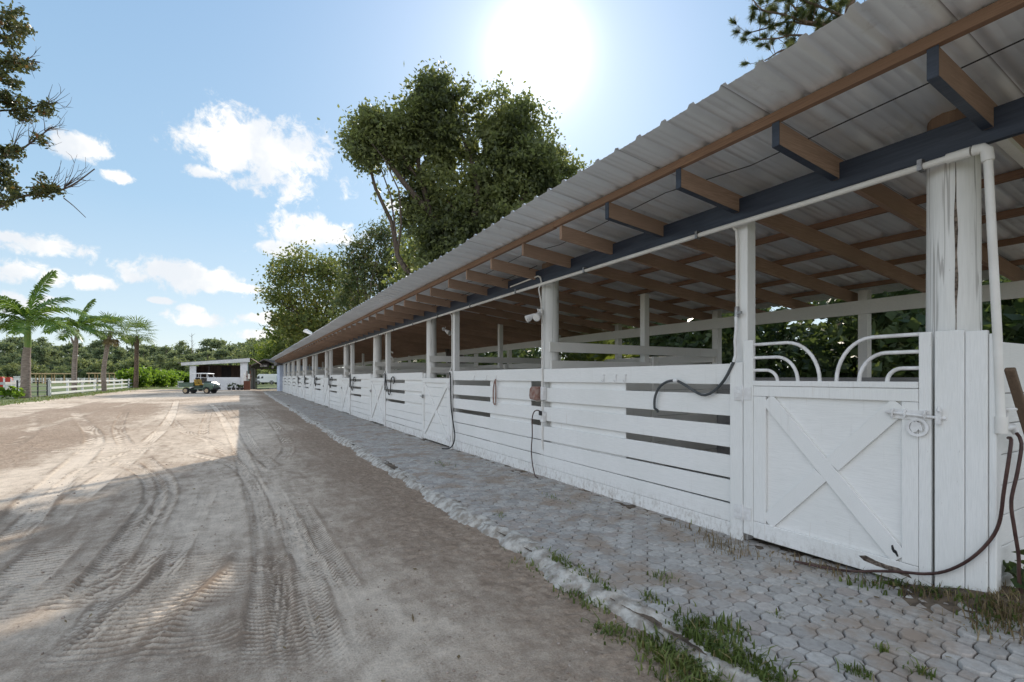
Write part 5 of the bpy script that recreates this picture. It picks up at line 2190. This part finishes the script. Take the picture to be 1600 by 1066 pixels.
# dark floor of the wood
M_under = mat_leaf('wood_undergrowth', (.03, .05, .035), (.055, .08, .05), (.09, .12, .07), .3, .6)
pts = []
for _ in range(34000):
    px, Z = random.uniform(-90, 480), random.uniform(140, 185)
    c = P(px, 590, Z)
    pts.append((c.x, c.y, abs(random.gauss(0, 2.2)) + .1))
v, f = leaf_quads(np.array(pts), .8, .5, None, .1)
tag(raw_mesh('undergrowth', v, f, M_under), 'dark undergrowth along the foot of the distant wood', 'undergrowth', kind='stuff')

# ------------------------------------------------------------------ paddock fence and gate
M_fence = mat_paint('white_fence_paint', (.80, .80, .79), (10, 1, 10), dirt=.5, chips=.2)
M_dkmetal = mat_plain('dark_gate_metal', (.05, .055, .06), (.08, .08, .085), 10, .45, metal=.4)
XFN = -12.2


def rail_fence(lab, pts, tops, rails, name='paddock_fence', group=None, post=.07, top=.10):
    a = pts[0]
    t = thing(name, lab, 'fence', (a[0], a[1], -.12), group)
    for (x, y_) in pts:
        m = MB()
        m.box(x - post, x + post, y_ - post, y_ + post, -.2, tops + .06)
        m.build('post', M_fence, t, bevel=.01)
    for zc in rails:
        m = MB()
        for p, q in zip(pts[:-1], pts[1:]):
            m.bar((p[0] + post + .02, p[1], zc), (q[0] + post + .02, q[1], zc), .035, .16, (1, 0, 0))
        m.build('rail', M_fence, t, bevel=.006)
    return t


ys_f = [47.6, 52.0, 56.3, 60.6, 64.9, 69.2, 73.5, 77.8, 82.0]
rail_fence('long white three-rail fence running behind the palms to the hedge', [(XFN - .006 * (y_ - 47), y_) for y_ in ys_f], 1.18, (.22, .64, 1.06))
rail_fence('short white fence left of the metal gate, behind the leafy plants', [(-14.6, 36.6), (-13.9, 40.2), (-13.0, 43.9)], 1.15, (.25, .66, 1.02))
ga_, gb_ = Vector((-12.9, 44.0, 0)), Vector((-12.25, 47.4, 0))
t = thing('paddock_gate', 'dark metal barred gate between the tallest feather palm and the white fence', 'gate', (ga_.x, ga_.y, -.1))
m = MB()
for z in (.08, .45, .78, 1.10):
    m.tube([ga_ + Vector((0, 0, z)), gb_ + Vector((0, 0, z))], .028, 7)
m.build('rail', M_dkmetal, t)
for q in (0.02, .34, .66, .98):
    p = ga_.lerp(gb_, q)
    MB().tube([p + Vector((0, 0, -.1)), p + Vector((0, 0, 1.22))], .045, 7).build('post', M_dkmetal, t)
# far white fence across the paddock
pts = []
for px in np.linspace(-60, 205, 30):
    c = P(px, 590, 128)
    pts.append((c.x, c.y))
rail_fence('distant low white fence across the far side of the paddock', pts, 1.25, (.35, .75, 1.15), post=.09)

# ------------------------------------------------------------------ shelters and jumps out in the paddock
M_tan = mat_plain('tan_timber', (.55, .42, .25), (.42, .30, .17), 5, .8)
M_redp = mat_plain('red_paint', (.50, .055, .03), (.40, .05, .035), 5, .5)


def shelter(px0, px1, ytop, Z, lab):
    a, b = P(px0, 590, Z), P(px1, 590, Z)
    t = thing('run_in_shelter', lab, 'shelter', (a.x, a.y, -.13), 'flat tan shelters across the paddock')
    zt = (590 - ytop) / FPX * Z + EYE
    d = (b - a)
    L = d.length
    d.normalize()
    n = Vector((-d.y, d.x, 0))
    m = MB()
    A, B = Vector((a.x, a.y, zt)), Vector((b.x, b.y, zt))
    m.bar(A - d * .3 + n * 1.2, B + d * .3 + n * 1.2, 3.2, .28, n)
    m.build('roof', M_tan, t, bevel=.03)
    k = max(2, int(L / 2.6))
    for i in range(k + 1):
        for s in (0.0, 2.4):
            p = Vector((a.x, a.y, 0)) + d * (L * i / k) + n * s
            m = MB()
            m.box(p.x - .09, p.x + .09, p.y - .09, p.y + .09, -.2, zt - .145)
            m.build('post', M_tan, t)
    return t


shelter(46, 66, 584, 118, 'tan shelter just right of the tallest feather palm trunk')
shelter(70, 101, 584, 118, 'widest tan shelter, above the dark metal gate')
shelter(139, 158, 583.5, 118, 'tan shelter between the leaning feather palm and the curving fan palm')
shelter(179, 206, 583.5, 118, 'tan shelter left of the straight fan palm')


def jump_standard(px, Z, w_, h, lab, mats):
    c = P(px, 590, Z)
    t = thing('jump_standard', lab, 'jump standard', (c.x, c.y, -.12), 'jump standards in the paddock')
    m = MB()
    m.box(-w_ / 2, w_ / 2, -.25, .25, 0, h * .62)
    m.build('wing', mats[0], t, local=True, bevel=.03)
    m = MB()
    m.prism([(-w_ / 2 - .1, -.3, h * .625), (w_ / 2 + .1, -.3, h * .625), (w_ * .3, -.3, h), (-w_ * .3, -.3, h)], (0, .6, 0))
    m.build('cap', mats[1], t, local=True, bevel=.02)
    for s in (-1, 1):
        m = MB()
        m.box(s * w_ / 2 - .05, s * w_ / 2 + .05, -.34, -.26, 0, h * .9)
        m.build('upright', M_fence, t, local=True)
    return t


jump_standard(1, 55, .7, 1.6, 'orange-red jump standard cut by the left edge of the picture', (M_redp, M_redp))
jump_standard(14, 55, .55, 1.55, 'red and white jump standard second from the left edge', (M_fence, M_redp))
c = P(27.5, 590, 40)
t = thing('white_pillar', 'square white gate pillar just left of the tallest feather palm', 'pillar', (c.x, c.y, -.1))
m = MB()
m.box(-.17, .17, -.17, .17, 0, 1.52)
m.build('shaft', M_fence, t, local=True, bevel=.01)
m = MB()
m.box(-.21, .21, -.21, .21, 1.523, 1.60)
m.build('cap', M_fence, t, local=True, bevel=.01)

# ------------------------------------------------------------------ the low building at the end of the yard
M_stucco = mat_plain('white_stucco', (.74, .755, .78), (.66, .67, .69), 2, .8, bump=.2)
M_teal = mat_plain('pale_teal_wall', (.36, .47, .47), (.30, .40, .40), 3, .7)
M_fascia = mat_plain('grey_fascia', (.66, .67, .67), (.55, .56, .57), 3, .6)
M_darkroof = mat_plain('dark_roofing', (.10, .09, .085), (.17, .15, .14), 4, .8)
M_brownwall = mat_plain('brown_inner_wall', (.20, .135, .105), (.14, .095, .075), 1.5, .8, stretch=(4, 4, .5))
M_darkdoor = mat_plain('dark_door', (.035, .03, .03), (.06, .05, .045), 3, .6, stretch=(6, 6, .4))
Zb = 57.0
rot_b = R(-6)
WB = 5.64
br_ = Vector((.75, 63.5, 0))
bl_ = br_ - Vector((math.cos(rot_b), math.sin(rot_b), 0)) * WB
bld = thing('low_building', 'low white building with a wide open front at the end of the yard', 'building', (bl_.x, bl_.y, -.05))


def lbox(x0, x1, y0, y1, z0, z1):
    return MB().box(x0, x1, y0, y1, z0, z1)


hl, hr = 2.72, 3.30
lbox(.62, WB - .75, 0, .18, -.2, 1.42).build('low_wall', M_stucco, bld, local=True, bevel=.01)
lbox(0, .60, -.03, .32, -.2, hl - .02).build('pillar', M_stucco, bld, local=True, bevel=.01)
p = lbox(WB - .73, WB, -.03, .55, -.2, hr - .12).build('pillar', M_stucco, bld, local=True, bevel=.01)
lbox(WB + .003, WB + .03, -.02, .56, -.2, hr - .13).build('side_face', M_teal, bld, local=True)
lbox(.1, WB - .1, 4.4, 4.55, -.2, 2.9).build('back_wall', M_brownwall, bld, local=True)
lbox(.0, .15, .35, 4.5, -.2, 2.7).build('side_wall', M_brownwall, bld, local=True)
lbox(WB - .16, WB - .02, .58, 4.5, -.2, 3.0).build('side_wall', M_brownwall, bld, local=True)
m = MB()
m.box(2.45, 3.45, 4.33, 4.39, 0, 2.7)
m.build('door', M_darkdoor, bld, local=True)
lbox(1.75, 1.83, .25, .35, 0, 2.8).build('inner_post', M_darkdoor, bld, local=True)
m = MB()
m.prism([(-.75, -.30, hl - .02), (WB + .25, -.30, hr - .12), (WB + .25, -.30, hr + .32), (-.75, -.30, hl + .30)], (0, .12, 0))
m.build('fascia', M_fascia, bld, local=True, bevel=.01)
m = MB()
m.prism([(-1.0, -.17, hl + .24), (WB + .28, -.17, hr + .26), (WB + .28, -.17, hr + .36), (-1.0, -.17, hl + .33)], (0, 5.2, 0))
m.build('roof', M_darkroof, bld, local=True)
m = MB()     # lean-to roof running back down the right-hand side
m.add([(WB + .30, -.2, hr + .30), (WB + .85, 1.0, hr - .10), (WB + 1.15, 9.0, hr - .45), (WB + .30, 9.0, hr + .20),
       (WB + .30, -.2, hr + .36), (WB + .85, 1.0, hr - .04), (WB + 1.15, 9.0, hr - .39), (WB + .30, 9.0, hr + .26)],
      [(3, 2, 1, 0), (4, 5, 6, 7), (0, 1, 5, 4), (1, 2, 6, 5), (2, 3, 7, 6), (3, 0, 4, 7)])
m.build('lean_to_roof', M_brownwall, bld, local=True)
for q in (2.2, 6.0):
    lbox(WB + .42, WB + .52, q, q + .10, -.2, hr - .30).build('lean_to_post', M_darkdoor, bld, local=True)
lbox(WB + .04, WB + .10, .6, 8.8, -.2, 2.6).build('lean_to_wall', M_darkdoor, bld, local=True)
bld.rotation_euler = (0, 0, rot_b)
bld.location.z = 0

# ---- pots along its foot
M_pot = mat_plain('dark_pot', (.03, .028, .03), (.05, .045, .045), 8, .6)
for i, (px, lab, h) in enumerate(((358, 'dark pot plant leftmost by the low white wall', .42), (365, 'tallest dark pot plant by the low white wall', .60), (372, 'dark pot plant nearest the right pillar of the low building', .46), (378, 'low dark pot plant at the foot of the right pillar', .30))):
    c = P(px, 590, 54.3)
    t = thing('potted_plant', lab, 'pot plant', (c.x, c.y, 0), 'dark pots along the low white wall')
    MB().lathe((0, 0, 0), [(.13, 0), (.20, .20), (.22, .27), (.17, .27), (.16, .22)], 12).build('pot', M_pot, t, local=True, smooth=True)
    p_, o_ = blob_points([(0, 0, .30 + h * .4, .20, .20, h * .45, 10)], 18, .06)
    v, f = leaf_quads(p_, .12, .06, o_)
    raw_mesh('foliage', v, f, L_dark, t, shift=False)

# ---- tack rack with towels at the corner of the building
M_brownwood = mat_wood('red_brown_timber', (.17, .07, .045), (.10, .04, .03), (12, 12, 1))
M_towel = mat_plain('white_towel', (.78, .77, .74), (.66, .64, .60), 8, .9, bump=.4)
c = P(385.5, 590, 54.4)
t = thing('tack_rack', 'red-brown timber rack at the right corner of the low building', 'rack', (c.x, c.y, 0))
lbox(-.30, .34, -.12, .30, 0, 1.02).build('cabinet', M_brownwood, t, local=True, bevel=.02)
for x in (-.02, .30):
    lbox(x, x + .09, .0, .10, 1.022, 2.15).build('post', M_brownwood, t, local=True)
lbox(-.06, .50, -.02, -.003, 1.45, 1.60).build('cross_rail', M_brownwood, t, local=True)
t.rotation_euler = (0, 0, rot_b)
for dx, z0, z1, w_, lab in ((-.22, 1.04, 1.95, .22, 'tall white roll of towel standing on the brown tack rack'), (.22, 1.25, 1.78, .26, 'crumpled white towel hung on the rail of the brown tack rack')):
    tw = thing('towel', lab, 'towel', (c.x + dx * math.cos(rot_b), c.y + dx * math.sin(rot_b) - .06, 0))
    m = MB()
    pr = [(w_ * .46, z0), (w_ * .5, z0 + .05), (w_ * .42, (z0 + z1) / 2), (w_ * .48, z1 - .06), (w_ * .30, z1)]
    m.lathe((0, 0, 0), pr, 10)
    m.build('cloth', M_towel, tw, local=True, smooth=True)

# ---- gabled gateway with its sign
M_darktim = mat_wood('dark_timber', (.055, .042, .036), (.03, .025, .022), (6, 6, 2))
M_signw = mat_plain('pale_sign_panel', (.50, .48, .45), (.30, .28, .26), 6, .8)
Zg = 64.0
gl_, gr_ = P(398.5, 590, Zg), P(434, 590, Zg)
t = thing('gabled_gateway', 'dark timber gabled gateway with a sign between the low building and the stable', 'gateway', (gl_.x, gl_.y, 0))
d = gr_ - gl_
WG = d.length
zt = lambda yy: (590 - yy) / FPX * Zg + EYE
for x in (-.25, WG - .12):
    lbox(x, x + .24, 0, .24, -.1, zt(575)).build('post', M_darktim, t, local=True)
lbox(-.3, WG + .2, -.06, .26, zt(576.5), zt(574.5)).build('tie_beam', M_darktim, t, local=True)
m = MB()
ap = (WG * .46, zt(562.2))
m.prism([(-.75, -.4, zt(573.5)), (ap[0], -.4, ap[1] + .12), (WG + .55, -.4, zt(571)), (WG + .55, -.4, zt(571) - .14), (ap[0], -.4, ap[1] - .06), (-.75, -.4, zt(573.5) - .14)], (0, 2.6, 0))
m.build('roof', M_darkroof, t, local=True)
m = MB()
m.prism([(.35, .30, zt(571.8)), (ap[0], .30, ap[1] - .15), (WG - .5, .30, zt(571.2))], (0, .06, 0))
m.build('gable_board', M_darktim, t, local=True)
s_ = lbox(.55, WG - 1.1, -.14, -.07, zt(574.2), zt(567.0)).build('sign_board', M_darktim, t, local=True, bevel=.02)
lbox(.75, 1.62, -.155, -.142, zt(573.3), zt(570.2)).build('sign_panel', M_signw, s_, local=True)
lbox(1.78, WG - 1.25, -.155, -.142, zt(573.3), zt(570.2)).build('sign_panel', M_signw, s_, local=True)
MB().ball((WG - .55, -.2, zt(573.8)), .16, .16, .2).build('lantern', M_signw, t, local=True, smooth=True)
t.rotation_euler = (0, 0, math.atan2(d.y, d.x))

# ---- block at the far end of the stable
M_blue = mat_plain('pale_blue_white_wall', (.62, .68, .80), (.52, .58, .70), 2, .8)
t = thing('end_shed', 'pale bluish white block closing the far end of the stable', 'shed', (3.0, 52.2, -.05))
MB().box(3.36, 7.2, 52.2, 56, -.2, 2.60).build('wall', M_blue, t, bevel=.01)
m = MB()
m.add([(3.1, 52.0, 2.62), (7.6, 52.0, 2.62), (7.6, 56.4, 2.62), (3.1, 56.4, 2.62), (3.1, 52.0, 2.98), (7.6, 52.0, 2.70), (7.6, 56.4, 2.70), (3.1, 56.4, 2.98)], [(3, 2, 1, 0), (4, 5, 6, 7), (0, 1, 5, 4), (1, 2, 6, 5), (2, 3, 7, 6), (3, 0, 4, 7)])
m.build('roof', M_darkroof, t)

# pale slabs lying by the far end of the walkway
for i, (px, py, lab) in enumerate(((431, 607.6, 'flat pale slab farthest off by the end of the stable'), (435, 612.4, 'middle pale slab lying on the sand by the end of the stable'), (440, 617.2, 'nearest pale slab on the sand by the end of the stable'))):
    x, y_ = G(px, py)
    m = MB()
    m.box(x - .75, x + .75, y_ - .35, y_ + .35, -.02, .07)
    tag(m.build('slab', M_conc, None, bevel=.02), lab, 'slab', 'pale slabs by the far end of the stable')

# ------------------------------------------------------------------ vehicles
M_green = mat_plain('dull_green_paint', (.085, .14, .10), (.13, .17, .13), 6, .45)
M_dkgreen = mat_plain('dark_green_plastic', (.03, .055, .042), (.045, .065, .05), 6, .55)
M_yellow = mat_plain('yellow_vinyl', (.50, .30, .035), (.40, .23, .03), 8, .5)
M_rim = mat_plain('tan_wheel_rim', (.48, .37, .24), (.40, .31, .21), 8, .5)
M_vanw = mat_plain('white_car_paint', (.80, .82, .84), (.76, .78, .80), 1, .25, spec=.5)
M_glass = mat_glass('dark_glass')
M_chrome = mat_plain('lamp_lens', (.75, .75, .72), (.65, .65, .62), 8, .2, spec=.6)


def wheel(parent, x, y_, r, w_, rim_mat, s):
    m = MB()
    prof = [(r * .58, -w_ / 2), (r * .90, -w_ / 2), (r, -w_ * .32), (r, w_ * .32), (r * .90, w_ / 2), (r * .58, w_ / 2)]
    m.lathe((x, y_, r), prof, 20, 'y')
    for k in range(16):
        a = 2 * PI * k / 16
        m.bar((x + r * .985 * math.cos(a), y_ - w_ * .38, r + r * .985 * math.sin(a)), (x + r * .985 * math.cos(a + .1), y_ + w_ * .38, r + r * .985 * math.sin(a + .1)), .03, .045)
    ty = m.build('wheel', M_black, parent, local=True, smooth=True)
    m = MB()
    m.lathe((x, y_, r), [(r * .60, s * (w_ / 2 - .02)), (r * .60, s * (w_ / 2 + .016)), (r * .50, s * (w_ / 2 + .006)), (r * .22, s * (w_ / 2 + .014)), (r * .16, s * (w_ / 2 + .045)), (r * .02, s * (w_ / 2 + .045))], 16, 'y')
    m.build('rim', rim_mat, ty, local=True, smooth=True)
    return ty


# utility cart, nose to the right (local +x forward)
c = P(313, 614, 42.0)
ut = thing('utility_cart', 'green utility cart with yellow seats and an empty load bed', 'utility cart', (c.x, c.y, 0))
lbox(-1.15, .95, -.42, .42, .38, .50).build('chassis', M_dkgreen, ut, local=True, bevel=.02)
m = MB()
m.box(-1.72, -.28, -.72, .72, .66, .72)
m.box(-1.72, -.28, -.75, -.70, .722, 1.06)
m.box(-1.72, -.28, .70, .75, .722, 1.06)
m.box(-.33, -.28, -.695, .695, .722, 1.12)
m.prism([(-1.72, -.695, .722), (-1.66, -.695, .722), (-1.70, -.695, 1.06), (-1.76, -.695, 1.06)], (0, 1.39, 0))
m.box(-1.78, -.26, -.775, -.752, 1.00, 1.075)
m.build('load_bed', M_green, ut, local=True, bevel=.012)
m = MB()
m.prism([(-.24, -.62, .52), (-.24, -.62, .80), (.26, -.62, .80), (.34, -.62, .60), (.62, -.62, .52)], (0, 1.24, 0))
m.build('seat_base', M_dkgreen, ut, local=True, bevel=.02)
lbox(-.22, .98, -.68, .68, .44, .515).build('floor_pan', M_green, ut, local=True, bevel=.01)
for y_ in (-.34, .34):
    m = MB()
    m.prism([(-.22, y_ - .27, .805), (.24, y_ - .27, .805), (.27, y_ - .27, .90), (-.18, y_ - .27, .93)], (0, .54, 0))
    m.prism([(-.24, y_ - .25, .94), (-.12, y_ - .25, .94), (-.22, y_ - .25, 1.38), (-.32, y_ - .25, 1.36)], (0, .50, 0))
    m.build('seat', M_yellow, ut, local=True, bevel=.03)
m = MB()
m.prism([(.60, -.64, .52), (.66, -.64, 1.02), (.80, -.64, 1.06), (1.25, -.64, .98), (1.56, -.64, .82), (1.62, -.64, .55), (1.50, -.64, .42), (.95, -.64, .42)], (0, 1.28, 0))
m.build('hood', M_green, ut, local=True, bevel=.05)
m = MB()
m.prism([(.66, -.50, 1.03), (.74, -.50, 1.20), (.80, -.50, 1.20), (.84, -.50, 1.06)], (0, 1.00, 0))
m.build('dash_cowl', M_dkgreen, ut, local=True, bevel=.02)
m = MB()
k0 = Vector((.52, -.30, 1.22))
ring = [k0 + Vector((.06 * math.cos(a), .18 * math.sin(a), .17 * math.cos(a))) for a in np.linspace(0, 2 * PI, 17)]
m.tube(ring, .016, 6)
m.tube([k0, (.72, -.30, 1.04)], .018, 6)
m.build('steering_wheel', M_black, ut, local=True)
for y_ in (-.42, .42):
    MB().lathe((1.545, y_, .78), [(.085, 0), (.085, .035), (.05, .05)], 12, 'x').build('headlight', M_chrome, ut, local=True, smooth=True)
m = MB()
m.box(1.58, 1.72, -.60, .60, .42, .58)
m.tube([(1.66, -.5, .5), (1.74, -.5, .85), (1.74, .5, .85), (1.66, .5, .5)], .025, 7)
m.build('bumper', M_black, ut, local=True, bevel=.015)
for x, w_ in ((1.02, .24), (-1.05, .30)):
    for s in (-1, 1):
        wheel(ut, x, s * .60, .30, w_, M_rim, s)
m = MB()
for s in (-1, 1):
    pts = [(1.02 + .40 * math.cos(a), s * .60, .30 + .40 * math.sin(a)) for a in np.linspace(.15, PI - .15, 9)]
    for p, q in zip(pts[:-1], pts[1:]):
        m.bar(p, q, .30, .03, (0, 1, 0))
m.build('mudguard', M_green, ut, local=True)
ut.rotation_euler = (0, 0, -YAW + R(3))
ut.scale = (.84, .86, .90)

# white golf cart parked behind it
c = P(321, 600, 50.0)
gc = thing('golf_cart', 'white roofed golf cart parked behind the green utility cart', 'golf cart', (c.x, c.y, 0))
m = MB()
m.prism([(-1.15, -.58, .30), (-1.15, -.58, .78), (-.5, -.58, .86), (-.45, -.58, .40), (.45, -.58, .36), (.62, -.58, .90), (.85, -.58, .92), (1.18, -.58, .62), (1.2, -.58, .32)], (0, 1.16, 0))
m.build('body', M_vanw, gc, local=True, bevel=.03)
for x, x2 in ((-1.02, -.98), (-.18, -.18), (.72, .48)):
    for s in (-1, 1):
        MB().tube([(x, s * .52, .80), (x2, s * .50, 1.76)], .028, 7).build('roof_post', M_vanw, gc, local=True)
m = MB()
m.prism([(-1.12, -.60, 1.765), (-1.05, -.60, 1.83), (0, -.60, 1.87), (.55, -.60, 1.82), (.62, -.60, 1.765)], (0, 1.2, 0))
m.build('roof', M_vanw, gc, local=True, bevel=.02)
for x in (-.55, -.05):
    m = MB()
    m.box(x - .12, x + .34, -.5, .5, .84, .96)
    m.box(x - .18, x - .08, -.5, .5, .965, 1.38)
    m.build('seat', M_darkdoor, gc, local=True, bevel=.03)
for x in (.80, -.80):
    for s in (-1, 1):
        wheel(gc, x, s * .50, .22, .18, M_vanw, s)
gc.rotation_euler = (0, 0, -YAW + R(2))

# white van seen through the gateway
c = P(417.5, 590, 104.0)
van = thing('white_van', 'white panel van parked on the grass beyond the gabled gateway', 'van', (c.x, c.y, -.1))
m = MB()
m.prism([(-2.35, -.95, .45), (-2.38, -.95, .95), (-2.05, -.95, 1.18), (-1.60, -.95, 2.02), (-1.3, -.95, 2.22), (2.40, -.95, 2.22), (2.46, -.95, 1.9), (2.46, -.95, .45)], (0, 1.9, 0))
m.build('body', M_vanw, van, local=True, bevel=.08)
for a, b in (((-1.78, 1.22), (-1.12, 1.80)), ((-.92, 1.30), (-.30, 1.74))):
    m = MB()
    m.prism([(a[0], -.962, a[1]), (b[0], -.962, a[1]), (b[0], -.962, b[1]), (a[0] + .30, -.962, b[1])], (0, .010, 0))
    m.build('side_window', M_glass, van, local=True)
m = MB()
m.prism([(-2.02, -.80, 1.225), (-1.635, -.80, 1.98), (-1.65, -.80, 1.99), (-2.035, -.80, 1.235)], (0, 1.6, 0))
m.build('windscreen', M_glass, van, local=True)
for x in (-1.45, 1.55):
    for s in (-1, 1):
        wheel(van, x, s * .86, .36, .22, M_steel, s)
    m = MB()
    pts = [(x + .46 * math.cos(a), -.955, .38 + .46 * math.sin(a)) for a in np.linspace(0, PI, 11)]
    for p, q in zip(pts[:-1], pts[1:]):
        m.bar(p, q, .04, .09, (0, 1, 0))
    m.build('wheel_arch', M_black, van, local=True)
m = MB()
m.box(-2.50, -2.36, -.9, .9, .40, .62)
m.build('bumper', M_black, van, local=True, bevel=.03)
m = MB()
m.box(.05, 2.3, -.966, -.952, 1.38, 1.44)
m.build('side_trim', M_fascia, van, local=True)
van.rotation_euler = (0, 0, -YAW - R(4))

# white bin by the hedge
c = P(282, 605.5, 66)
t = thing('white_bin', 'white square bin with a lid between the hedge and the low building', 'bin', (c.x, c.y, 0))
lbox(-.28, .28, -.28, .28, 0, .82).build('body', M_fence, t, local=True, bevel=.02)
lbox(-.32, .32, -.32, .32, .825, .90).build('lid', M_fascia, t, local=True, bevel=.02)
lbox(-.30, .30, -.285, -.281, .30, .42).build('band', M_steel, t, local=True)
